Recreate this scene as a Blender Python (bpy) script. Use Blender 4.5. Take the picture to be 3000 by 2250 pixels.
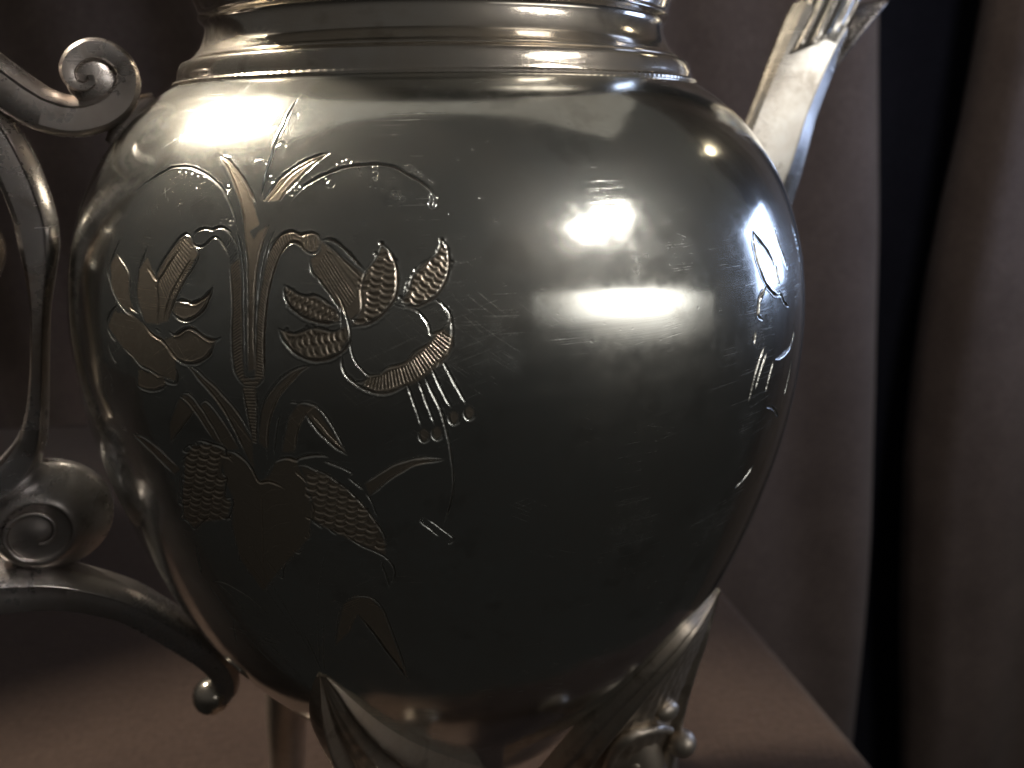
import bpy, math, random
import numpy as np
from mathutils import Matrix, Vector

# ------------------------------------------------------------------ scene, camera, light
sc = bpy.context.scene
for o in list(bpy.data.objects): bpy.data.objects.remove(o)
COL = sc.collection
MM = 0.001
TABLE = 205.0                                   # camera height above the table in mm; z below is measured from the camera level

cam_d = bpy.data.cameras.new('camera'); cam = bpy.data.objects.new('camera', cam_d); COL.objects.link(cam)
m = (0.996523,0.036640,-0.074828,-0.082376,0.298726,-0.950777,-0.012484,0.953635,0.300706)
cam.matrix_world = Matrix(((m[0], m[1], m[2], 0), (m[3], m[4], m[5], -0.180), (m[6], m[7], m[8], TABLE * MM), (0, 0, 0, 1)))
cam_d.sensor_width = 36; cam_d.lens = 28.248
cam_d.clip_start = 0.01; cam_d.clip_end = 50
cam_d.dof.use_dof = True; cam_d.dof.focus_distance = 0.122; cam_d.dof.aperture_fstop = 19
sc.camera = cam

world = bpy.data.worlds.new('World'); sc.world = world; world.use_nodes = True
bg = world.node_tree.nodes['Background']
wn = world.node_tree                             # a dim room: dark towards the floor, a little lighter above
tcw = wn.nodes.new('ShaderNodeTexCoord'); sxw = wn.nodes.new('ShaderNodeSeparateXYZ'); mrw = wn.nodes.new('ShaderNodeMapRange')
mrw.interpolation_type = 'SMOOTHSTEP'; mrw.inputs[1].default_value = -0.35; mrw.inputs[2].default_value = 0.55; mrw.inputs[3].default_value = 0.010; mrw.inputs[4].default_value = 0.046
wn.links.new(tcw.outputs['Generated'], sxw.inputs[0]); wn.links.new(sxw.outputs[2], mrw.inputs[0]); wn.links.new(mrw.outputs[0], bg.inputs[1])
bg.inputs[0].default_value = (1.0, 0.94, 0.86, 1)

def lamp(name, az, el, dist, size, size_y, radiance, color, target_z=-30, fade=None, roll=0, aim=None):
    """area lamp seen from the pot in direction (az from the camera side, el), aimed at the pot"""
    a, e = math.radians(az), math.radians(el)
    p = Vector((math.sin(a) * math.cos(e), -math.cos(a) * math.cos(e), math.sin(e))) * dist
    p.z += (TABLE + target_z) * MM
    d = bpy.data.lights.new(name, 'AREA'); d.shape = 'RECTANGLE'; d.size = size; d.size_y = size_y
    d.energy = radiance * math.pi * size * size_y; d.color = color
    if fade is not None:                         # lamp dims from one edge to the other
        d.use_nodes = True; nt = d.node_tree
        em = nt.nodes['Emission']; g = nt.nodes.new('ShaderNodeNewGeometry'); s = nt.nodes.new('ShaderNodeSeparateXYZ')
        r = nt.nodes.new('ShaderNodeMapRange'); r.interpolation_type = 'SMOOTHSTEP'
        nt.links.new(g.outputs['Parametric'], s.inputs[0]); nt.links.new(s.outputs[1], r.inputs[0])
        r.inputs[1].default_value = fade[0]; r.inputs[2].default_value = fade[1]; r.inputs[3].default_value = fade[2]; r.inputs[4].default_value = fade[3]
        h = nt.nodes.new('ShaderNodeMath'); h.operation = 'PINGPONG'; h.inputs[1].default_value = 0.5; nt.links.new(s.outputs[0], h.inputs[0])
        hb = nt.nodes.new('ShaderNodeMapRange'); hb.interpolation_type = 'SMOOTHSTEP'; nt.links.new(h.outputs[0], hb.inputs[0])
        hb.inputs[1].default_value = 0.06; hb.inputs[2].default_value = 0.45; hb.inputs[3].default_value = fade[4]; hb.inputs[4].default_value = 1.0
        sq = nt.nodes.new('ShaderNodeMath'); sq.operation = 'POWER'; sq.inputs[1].default_value = 2.2; nt.links.new(r.outputs[0], sq.inputs[0])
        ml = nt.nodes.new('ShaderNodeMath'); ml.operation = 'MULTIPLY'; nt.links.new(sq.outputs[0], ml.inputs[0]); nt.links.new(hb.outputs[0], ml.inputs[1])
        nt.links.new(ml.outputs[0], em.inputs[1])
    o = bpy.data.objects.new(name, d); COL.objects.link(o)
    o.location = p
    q = ((Vector(aim) if aim else Vector((0, 0, (TABLE + target_z) * MM))) - p).to_track_quat('-Z', 'Y')
    o.rotation_euler = q.to_euler(); o.rotation_euler.rotate_axis('Z', math.radians(roll))
    return o
wl = lamp('warm_lamp', -116, 49, 0.80, 0.11, 0.12, 2.4, (1.0, 0.86, 0.64), aim=(0.04, -0.03, 0.22)); wl.data.spread = math.radians(19)
ws = lamp('warm_wall_glow', -122, 50, 0.90, 0.75, 0.50, 0.055, (1.0, 0.89, 0.73), aim=(0.0, -0.04, 0.27)); ws.data.spread = math.radians(26)  # added area lamp standing in for lit wall and ceiling near the lamp
wu = lamp('white_lamp_upper', 53, 33, 0.90, 0.29, 0.046, 1.6, (1.0, 0.95, 0.89), target_z=-15); wu.data.spread = math.radians(18)
lamp('white_lamp_lower', 50, 3.5, 0.85, 0.90, 0.26, 5, (1.0, 0.96, 0.90), fade=(0.0, 1.0, 0.0, 1.0, 0.10), roll=-12)
sp = bpy.data.lights.new('shadow_edge_spot', 'SPOT'); sp.energy = 21; sp.color = (1.0, 0.88, 0.74); sp.shadow_soft_size = 0.03
sp.spot_size = math.radians(31.8); sp.spot_blend = 0.12          # added spot that lights the left table; its cone edge imitates the handle's shadow
spo = bpy.data.objects.new('shadow_edge_spot', sp); COL.objects.link(spo)
spo.location = (-0.472, 0.230, 0.779)
spo.rotation_euler = (Vector((0.0, -0.15, 0.0)) - spo.location).to_track_quat('-Z', 'Y').to_euler()
bs = bpy.data.lights.new('backdrop_fill', 'SPOT'); bs.energy = 7.5; bs.color = (1.0, 0.93, 0.87); bs.shadow_soft_size = 0.05  # unseen fill spot, added to brighten the backdrop
bs.spot_size = math.radians(52); bs.spot_blend = 0.9
bso = bpy.data.objects.new('backdrop_fill', bs); COL.objects.link(bso); bso.location = (0.26, -0.02, 1.05)
bso.rotation_euler = (Vector((0.38, 0.44, -0.20)) - bso.location).to_track_quat('-Z', 'Y').to_euler()
lamp('small_warm_lamp', 113, 31, 0.80, 0.03, 0.02, 30, (1.0, 0.84, 0.6))
lamp('cool_lamp', 106, 6, 0.62, 0.18, 0.17, 6.5, (0.50, 0.64, 1.0))
def ceiling(name, x, y, z, sx, sy, radiance, color):
    d = bpy.data.lights.new(name, 'AREA'); d.shape = 'RECTANGLE'; d.size = sx; d.size_y = sy
    d.energy = radiance * math.pi * sx * sy; d.color = color
    o = bpy.data.objects.new(name, d); COL.objects.link(o); o.location = (x, y, z)
ceiling('ceiling_lamp', 0.0, 0.62, 1.35, 1.7, 1.2, 0.20, (1.0, 0.92, 0.79))

vs = sc.view_settings; vs.view_transform = 'Standard'; vs.look = 'None'; vs.exposure = 0.0; vs.gamma = 1.0
sc.render.engine = 'CYCLES'

# ------------------------------------------------------------------ materials
def mat(name):
    k = bpy.data.materials.new(name); k.use_nodes = True
    return k, k.node_tree, k.node_tree.nodes, k.node_tree.links
def N(nodes, t, **kw):
    n = nodes.new(t)
    for k, v in kw.items(): setattr(n, k, v)
    return n
def noise(nt, vec, scale, detail=4, rough=0.55, mapping=None):
    nd, ln = nt.nodes, nt.links
    if mapping:
        mp = N(nd, 'ShaderNodeMapping'); mp.inputs['Scale'].default_value = mapping; ln.new(vec, mp.inputs['Vector']); vec = mp.outputs[0]
    n = N(nd, 'ShaderNodeTexNoise'); n.inputs['Scale'].default_value = scale; n.inputs['Detail'].default_value = detail; n.inputs['Roughness'].default_value = rough
    ln.new(vec, n.inputs['Vector']); return n.outputs['Fac']
def rng(nt, val, a, b, c, d):
    r = N(nt.nodes, 'ShaderNodeMapRange'); r.inputs[1].default_value = a; r.inputs[2].default_value = b; r.inputs[3].default_value = c; r.inputs[4].default_value = d
    nt.links.new(val, r.inputs[0]); return r.outputs[0]
def mth(nt, op, a, b):
    n = N(nt.nodes, 'ShaderNodeMath', operation=op)
    for i, v in enumerate((a, b)):
        if isinstance(v, (int, float)): n.inputs[i].default_value = v
        else: nt.links.new(v, n.inputs[i])
    return n.outputs[0]
def mixc(nt, fac, a, b):
    n = N(nt.nodes, 'ShaderNodeMix', data_type='RGBA')
    if isinstance(fac, (int, float)): n.inputs[0].default_value = fac
    else: nt.links.new(fac, n.inputs[0])
    for i, v in ((6, a), (7, b)):
        if isinstance(v, tuple): n.inputs[i].default_value = v + (1,)
        else: nt.links.new(v, n.inputs[i])
    return n.outputs[2]

def silver(name, base, tarnish, r0, r1, engraved=False, haze=0.25, haze_rough=0.5, scratch=1.0):
    k, nt, nd, ln = mat(name)
    out = nd['Material Output']; p = nd['Principled BSDF']
    tc = N(nd, 'ShaderNodeTexCoord').outputs['Object']
    cloud = noise(nt, tc, 38, 5, 0.62); fine = noise(nt, tc, 420, 4, 0.6); big = noise(nt, tc, 16, 3, 0.5)
    streak = noise(nt, tc, 1, 3, 0.6, (75, 75, 4200)); vstreak = noise(nt, tc, 1, 3, 0.6, (1900, 1900, 60))
    specks = noise(nt, tc, 900, 2, 0.5)
    tarn = rng(nt, mth(nt, 'ADD', mth(nt, 'MULTIPLY', cloud, 0.7), mth(nt, 'MULTIPLY', big, 0.5)), 0.48, 0.80, 0.0, 1.0)
    colr = mixc(nt, tarn, base, tarnish)
    colr = mixc(nt, rng(nt, fine, 0.42, 0.75, 0.0, 0.28), colr, tarnish)
    rough = mth(nt, 'ADD', rng(nt, cloud, 0.3, 0.7, r0, r1), rng(nt, fine, 0.35, 0.75, -0.02, 0.05))
    sc_m = rng(nt, streak, 0.58, 0.68, 0.0, 1.0)
    def rotated(ang, sc):
        mp = N(nd, 'ShaderNodeMapping'); mp.inputs['Rotation'].default_value = (math.radians(ang), math.radians(ang * 0.7), 0); ln.new(tc, mp.inputs['Vector'])
        return rng(nt, noise(nt, mp.outputs[0], 1, 3, 0.6, sc), 0.60, 0.69, 0.0, 1.0)
    cross = mth(nt, 'ADD', rotated(28, (90, 90, 3600)), rotated(-41, (120, 120, 4600)))
    patch = rng(nt, noise(nt, tc, 60, 4, 0.65), 0.50, 0.64, 0.0, 1.0)
    patch2 = rng(nt, noise(nt, tc, 48, 4, 0.65), 0.52, 0.64, 0.0, 1.0)
    scr = mth(nt, 'ADD', mth(nt, 'MULTIPLY', sc_m, patch), mth(nt, 'MULTIPLY', cross, patch2))
    rough = mth(nt, 'ADD', rough, mth(nt, 'MULTIPLY', scr, 0.14 * scratch))
    scuff = rng(nt, noise(nt, tc, 62, 8, 0.78), 0.55, 0.72, 0.0, 1.0)
    spots = rng(nt, noise(nt, tc, 130, 4, 0.6), 0.57, 0.66, 0.0, 1.0)
    colr = mixc(nt, mth(nt, 'MULTIPLY', spots, 0.30 if engraved else 0.5), colr, tuple(v * 0.62 for v in tarnish))
    if engraved:
        sa = N(nd, 'ShaderNodeAttribute', attribute_name='satin').outputs['Fac']
        gr = N(nd, 'ShaderNodeAttribute', attribute_name='groove').outputs['Fac']
        rough = mth(nt, 'ADD', rough, mth(nt, 'ADD', mth(nt, 'MULTIPLY', sa, 0.10), mth(nt, 'MULTIPLY', gr, 0.30)))
        colr = mixc(nt, mth(nt, 'MULTIPLY', sa, 0.62), colr, (0.74, 0.585, 0.42))
        colr = mixc(nt, mth(nt, 'MULTIPLY', rng(nt, gr, 0.45, 0.9, 0.0, 0.85), 1.0), colr, (0.17, 0.13, 0.10))
    h = mth(nt, 'ADD', mth(nt, 'MULTIPLY', streak, 0.12 * scratch), mth(nt, 'MULTIPLY', vstreak, 0.10 * scratch))
    h = mth(nt, 'ADD', h, mth(nt, 'MULTIPLY', mth(nt, 'MULTIPLY', scr, -1.0), 0.35))
    h = mth(nt, 'ADD', h, mth(nt, 'MULTIPLY', rng(nt, specks, 0.70, 0.78, 0.0, -1.0), 0.35))
    bump = N(nd, 'ShaderNodeBump'); bump.inputs['Strength'].default_value = 0.35; bump.inputs['Distance'].default_value = 0.00003
    ln.new(h, bump.inputs['Height'])
    p.inputs['Metallic'].default_value = 1.0
    ln.new(colr, p.inputs['Base Color']); ln.new(rough, p.inputs['Roughness']); ln.new(bump.outputs[0], p.inputs['Normal'])
    p2 = N(nd, 'ShaderNodeBsdfPrincipled'); p2.inputs['Metallic'].default_value = 1.0; p2.inputs['Roughness'].default_value = haze_rough
    ln.new(colr, p2.inputs['Base Color']); ln.new(bump.outputs[0], p2.inputs['Normal'])
    mx = N(nd, 'ShaderNodeMixShader'); hz = rng(nt, cloud, 0.3, 0.7, haze * 0.6, haze * 1.4)
    hz = mth(nt, 'ADD', hz, mth(nt, 'ADD', mth(nt, 'MULTIPLY', scr, 0.20 * scratch), mth(nt, 'MULTIPLY', scuff, 0.22 * scratch)))
    if engraved: hz = mth(nt, 'ADD', hz, mth(nt, 'ADD', mth(nt, 'MULTIPLY', sa, 0.34), mth(nt, 'MULTIPLY', gr, 0.35)))
    ln.new(hz, mx.inputs[0])
    ln.new(p.outputs[0], mx.inputs[1]); ln.new(p2.outputs[0], mx.inputs[2]); ln.new(mx.outputs[0], out.inputs[0])
    return k
M_BODY = silver('engraved_silver', (0.755, 0.790, 0.765), (0.63, 0.61, 0.55), 0.085, 0.15, True, 0.12, 0.40)
def dirty(k, dark):
    nt = k.node_tree; nd, ln = nt.nodes, nt.links
    pt = N(nd, 'ShaderNodeNewGeometry').outputs['Pointiness']
    for p in [n for n in nd if n.type == 'BSDF_PRINCIPLED']:
        src = p.inputs['Base Color'].links[0].from_socket
        ln.new(mixc(nt, rng(nt, pt, 0.40, 0.49, 0.85, 0.0), src, dark), p.inputs['Base Color'])
M_RING = silver('polished_silver', (0.84, 0.81, 0.75), (0.66, 0.58, 0.48), 0.08, 0.15, False, 0.12, 0.45, 0.5)
M_CAST = silver('cast_silver', (0.66, 0.64, 0.65), (0.34, 0.28, 0.23), 0.20, 0.36, False, 0.30, 0.58, 1.6)
dirty(M_CAST, (0.07, 0.05, 0.04))
M_SPOUT = silver('spout_silver', (0.60, 0.585, 0.55), (0.46, 0.40, 0.33), 0.14, 0.26, False, 0.2, 0.5, 1.0)
M_FOOT = silver('foot_silver', (0.72, 0.66, 0.58), (0.44, 0.34, 0.25), 0.28, 0.44, False, 0.4, 0.62, 1.4)
dirty(M_FOOT, (0.06, 0.045, 0.035))

def cloth(name, c1, c2, weave=900):
    k, nt, nd, ln = mat(name); p = nd['Principled BSDF']
    tc = N(nd, 'ShaderNodeTexCoord').outputs['Object']
    blot = noise(nt, tc, 14, 6, 0.68); fine = noise(nt, tc, 420, 4, 0.7)
    c = mixc(nt, rng(nt, blot, 0.3, 0.7, 0, 1), c1, c2)
    c = mixc(nt, rng(nt, fine, 0.32, 0.68, 0.0, 0.6), c, tuple(v * 0.55 for v in c2))
    ln.new(c, p.inputs['Base Color']); p.inputs['Roughness'].default_value = 0.95
    p.inputs['Sheen Weight'].default_value = 0.15; p.inputs['Specular IOR Level'].default_value = 0.1
    wv = mth(nt, 'ADD', noise(nt, tc, 1, 2, 0.5, (weave, weave * 0.12, weave * 0.12)), noise(nt, tc, 1, 2, 0.5, (weave * 0.12, weave, weave)))
    b = N(nd, 'ShaderNodeBump'); b.inputs['Strength'].default_value = 0.8; b.inputs['Distance'].default_value = 0.0006
    ln.new(wv, b.inputs['Height']); ln.new(b.outputs[0], p.inputs['Normal'])
    return k
M_TABLE = cloth('brown_cloth', (0.135, 0.092, 0.070), (0.098, 0.066, 0.052))
M_BACK = cloth('brown_backdrop_cloth', (0.280, 0.215, 0.185), (0.180, 0.136, 0.118))
M_DARK = cloth('dark_navy_gap', (0.036, 0.038, 0.062), (0.022, 0.024, 0.042))

# ------------------------------------------------------------------ mesh helpers
def link(name, me, material, parent=None, sharp=40):
    me.materials.append(material)
    me.polygons.foreach_set('use_smooth', np.ones(len(me.polygons), dtype=bool))
    if sharp: me.set_sharp_from_angle(angle=math.radians(sharp))
    o = bpy.data.objects.new(name, me); COL.objects.link(o)
    if parent: o.parent = parent
    return o
def mesh(verts, faces):
    me = bpy.data.meshes.new('mesh'); me.from_pydata([tuple(v) for v in verts], [], faces); me.update(); return me
def W(v):                                        # mm, camera-level z  ->  metres, table z = 0
    v = np.asarray(v, float).copy(); v[..., 2] += TABLE; return v * MM
def spline(P, n):
    """Catmull-Rom through the rows of P, n samples per span"""
    P = np.asarray(P, float); Q = np.vstack([2 * P[0] - P[1], P, 2 * P[-1] - P[-2]]); out = []
    for i in range(1, len(Q) - 2):
        p0, p1, p2, p3 = Q[i - 1], Q[i], Q[i + 1], Q[i + 2]
        for t in np.linspace(0, 1, n, endpoint=False):
            out.append(0.5 * (2 * p1 + (p2 - p0) * t + (2 * p0 - 5 * p1 + 4 * p2 - p3) * t * t + (3 * p1 - p0 - 3 * p2 + p3) * t ** 3))
    out.append(Q[-2]); return np.array(out)
def lathe(name, prof, material, parent, seg=160, sharp=32):
    prof = np.asarray(prof, float); n = len(prof)
    th = np.linspace(0, 2 * np.pi, seg, endpoint=False)
    V = np.stack([prof[:, None, 0] * np.sin(th), -prof[:, None, 0] * np.cos(th), np.broadcast_to(prof[:, None, 1], (n, seg))], -1).reshape(-1, 3)
    F = [(i * seg + j, i * seg + (j + 1) % seg, (i + 1) * seg + (j + 1) % seg, (i + 1) * seg + j) for i in range(n - 1) for j in range(seg)]
    return link(name, mesh(W(V), F), material, parent, sharp)
def loft(rings, close_ends=True):
    n, k = len(rings), len(rings[0]); V = np.concatenate(rings)
    F = [(i * k + j, i * k + (j + 1) % k, (i + 1) * k + (j + 1) % k, (i + 1) * k + j) for i in range(n - 1) for j in range(k)]
    if close_ends: F += [tuple(range(k))[::-1], tuple((n - 1) * k + j for j in range(k))]
    return V, F
def frame(az):
    a = math.radians(az); d = np.array([math.sin(a), -math.cos(a), 0.0]); nrm = np.array([-d[1], d[0], 0.0])
    if nrm[1] > 0: nrm = -nrm                    # the side towards the camera
    return d, nrm
BAR = [(-1, -.72), (-1, .72), (-.95, .92), (-.86, 1), (-.74, 1), (-.66, .86), (-.3, .93), (0, .95), (.3, .93), (.66, .86), (.74, 1), (.86, 1), (.95, .92), (1, .72), (1, -.72), (.95, -.92), (.8, -1), (-.8, -1), (-.95, -.92)]
FLAT = [(-1, -.6), (-1, .55), (-.93, .85), (-.8, 1), (0, 1.06), (.8, 1), (.93, .85), (1, .55), (1, -.6), (.93, -.85), (.8, -1), (-.8, -1), (-.93, -.85)]
SCROLL = [(-1, -.6), (-1, .2), (-.94, .42), (-.52, .98), (-.44, 1.03), (-.34, .97), (0, 1.0), (.68, 1), (.9, .86), (1, .55), (1, -.6), (.9, -.9), (.7, -1), (-.8, -1), (-.95, -.85)]
ROUND = [(math.cos(t), math.sin(t)) for t in np.linspace(0, 2 * math.pi, 20, endpoint=False)]
def sweep(name, pts, az, thick, material, parent, section=BAR, lift=None, n=10, sharp=38):
    """bar of given width along (rho, z, width) points in the vertical plane at azimuth az"""
    S = spline(pts, n); d, nrm = frame(az)
    c = S[:, :2]; t = np.gradient(c, axis=0); t /= np.linalg.norm(t, axis=1, keepdims=True); nn = np.stack([-t[:, 1], t[:, 0]], -1)
    rings = []
    for i in range(len(S)):
        f = i / (len(S) - 1); th = thick(f) if callable(thick) else thick; lf = lift(f) if lift else 0.0
        R = []
        for a, b in section:
            q = c[i] + nn[i] * a * S[i, 2] / 2
            R.append(q[0] * d + np.array([0, 0, q[1]]) + nrm * (b * th / 2 + lf))
        rings.append(np.array(R))
    V, F = loft(rings)
    return link(name, mesh(W(V), F), material, parent, sharp)
def ellipsoid(name, centre, ax, ay, az_, material, parent, seg=28, rot=None):
    V = []; F = []; k = seg; n = seg // 2
    for i in range(n + 1):
        p = math.pi * i / n
        for j in range(k):
            q = 2 * math.pi * j / k; V.append((math.sin(p) * math.cos(q), math.sin(p) * math.sin(q), math.cos(p)))
    V = np.array(V) * np.array([ax, ay, az_])
    if rot is not None: V = V @ np.asarray(rot).T
    V = V + np.asarray(centre)
    F = [(i * k + j, (i + 1) * k + j, (i + 1) * k + (j + 1) % k, i * k + (j + 1) % k) for i in range(n) for j in range(k)]
    me = mesh(W(V), F); me.validate(); return link(name, me, material, parent, None)
def tube(name, P, rad, material, parent, k=12):
    P = np.asarray(P, float); t = np.gradient(P, axis=0); t /= np.linalg.norm(t, axis=1, keepdims=True)
    up = np.array([0.31, 0.2, 0.93]); rings = []
    for i in range(len(P)):
        a = np.cross(t[i], up); a /= np.linalg.norm(a); b = np.cross(t[i], a); r = rad(i / (len(P) - 1)) if callable(rad) else rad
        rings.append(np.array([P[i] + r * (math.cos(q) * a + math.sin(q) * b) for q in np.linspace(0, 2 * math.pi, k, endpoint=False)]))
    V, F = loft(rings); return link(name, mesh(W(V), F), material, parent, 60)

# ------------------------------------------------------------------ the setting: table and cloth backdrop
def extruded(name, poly, z0, z1, material, bevel):
    n = len(poly); V = [(x * MM, y * MM, z1) for x, y in poly] + [(x * MM, y * MM, z0) for x, y in poly]
    F = [tuple(range(n)), tuple(range(2 * n - 1, n - 1, -1))] + [((i + 1) % n, i, n + i, n + (i + 1) % n) for i in range(n)]
    me = mesh(V, F); me.materials.append(material)
    o = bpy.data.objects.new(name, me); COL.objects.link(o); o['kind'] = 'structure'
    b = o.modifiers.new('round', 'BEVEL'); b.width = bevel; b.segments = 4; b.limit_method = 'ANGLE'
    for p in me.polygons: p.use_smooth = False
    return o
extruded('tabletop', [(-900, 408), (-900, 52), (-190, 50), (-98, 36), (-50, -70), (22, -82), (80, -64), (141, 4), (138, 27.2), (123, 142.3), (88.4, 408)], -0.35, 0.0, M_TABLE, 0.005)

def curtain(name, edge_l, edge_r, z0, z1, y, material, folds, nx=150, nz=60, phase=0.0, back=None):
    V = []; F = []
    for j in range(nz + 1):
        z = z0 + (z1 - z0) * j / nz; xl, xr = edge_l(z), edge_r(z)
        for i in range(nx + 1):
            u = i / nx; x = xl + (xr - xl) * u
            yy = y + folds * (0.55 * math.sin(x * 34 + phase + 1.2 * math.sin(z * 7)) + 0.30 * math.sin(x * 71 + 2 * phase + z * 9) + 0.15 * math.sin(x * 21 - z * 17))
            if back == 'r': yy += 0.035 * max(0, (u - 0.975) / 0.025) ** 2
            if back == 'l': yy += 0.035 * max(0, (0.03 - u) / 0.03) ** 2
            V.append((x, yy, z))
    for j in range(nz):
        for i in range(nx): a = j * (nx + 1) + i; F.append((a, a + 1, a + nx + 2, a + nx + 1))
    o = link(name, mesh(V, F), material, None, None); o['kind'] = 'structure'
    s = o.modifiers.new('thickness', 'SOLIDIFY'); s.thickness = 0.002; s.offset = 1
    return o
zl = [-0.57, -0.355, -0.146, -0.0043, 0.121, 0.290, 0.83]; xl_ = [0.397, 0.3863, 0.3754, 0.3653, 0.3521, 0.330, 0.29]
zr = [-0.57, -0.331, -0.148, -0.0825, -0.0056, 0.080, 0.1435, 0.201, 0.83]; xr_ = [0.456, 0.436, 0.413, 0.406, 0.402, 0.400, 0.401, 0.404, 0.42]
curtain('backdrop_cloth', lambda z: -1.1, lambda z: float(np.interp(z, zl, xl_)), -0.6, 0.85, 0.420, M_BACK, 0.011, 260, 70, 0.4, 'r')
curtain('backdrop_cloth', lambda z: float(np.interp(z, zr, xr_)), lambda z: 1.2, -0.6, 0.85, 0.422, M_BACK, 0.011, 150, 70, 2.0, 'l')
curtain('backdrop_recess', lambda z: 0.1, lambda z: 1.2, -0.6, 0.85, 0.52, M_DARK, 0.006, 80, 20, 1.0)  # dark navy sheet closing the gap between the two panels

# ------------------------------------------------------------------ the teapot
pot = bpy.data.objects.new('teapot', None); COL.objects.link(pot); pot.location = (0, 0, 0)
pot['label'] = 'tarnished silver teapot engraved with a lily spray, scrolled handle, standing on brown cloth'
pot['category'] = 'teapot'

# body profile (radius, z)
PROFILE = [(-0.00,-155.00), (2.12,-155.04), (4.74,-154.93), (6.81,-154.73), (9.35,-154.33), (11.36,-153.89), (13.82,-153.18), (15.74,-152.50), (18.08,-151.49), (19.90,-150.56), (22.10,-149.26), (23.80,-148.11), (25.83,-146.55), (27.38,-145.21), (29.24,-143.43), (30.66,-141.94), (32.37,-140.00), (33.68,-138.40), (35.28,-136.36), (36.52,-134.70), (38.06,-132.62), (39.29,-130.95), (40.82,-128.87), (42.06,-127.21), (43.61,-125.15), (44.86,-123.51), (46.44,-121.47), (47.70,-119.83), (49.27,-117.79), (50.53,-116.15), (51.77,-114.50), (53.31,-112.42), (54.51,-110.74), (55.99,-108.62), (57.13,-106.90), (58.51,-104.72), (59.57,-102.95), (60.84,-100.71), (61.80,-98.88), (62.94,-96.57), (63.81,-94.70), (64.83,-92.33), (65.61,-90.42), (66.53,-88.00), (67.23,-86.06), (68.06,-83.61), (68.70,-81.64), (69.46,-79.17), (70.05,-77.19), (70.75,-74.70), (71.29,-72.71), (71.94,-70.21), (72.43,-68.20), (73.02,-65.68), (73.46,-63.66), (73.98,-61.13), (74.36,-59.11), (74.79,-56.56), (75.10,-54.52), (75.43,-51.96), (75.66,-49.91), (75.85,-47.85), (76.02,-45.28), (76.11,-43.21), (76.16,-40.63), (76.15,-38.56), (76.07,-35.98), (75.94,-33.92), (75.72,-31.34), (75.48,-29.29), (75.09,-26.74), (74.72,-24.70), (74.16,-22.18), (73.64,-20.18), (72.89,-17.70), (72.21,-15.75), (71.26,-13.34), (70.42,-11.46), (69.26,-9.15), (68.24,-7.35), (66.87,-5.17), (65.69,-3.49), (64.11,-1.47), (62.76,0.08), (60.98,1.92), (59.47,3.31), (57.48,4.94), (55.81,6.15), (53.63,7.56), (51.80,8.60)]
_p = spline(PROFILE, 12); _s = np.r_[0, np.cumsum(np.hypot(*np.diff(_p, axis=0).T))]
def prof_at(s): return np.interp(s, _s, _p[:, 0]), np.interp(s, _s, _p[:, 1])
def s_of_z(z): return np.interp(z, _p[:, 1], _s)
def r_of_z(z): return np.interp(z, _p[:, 1], _p[:, 0])

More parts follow.
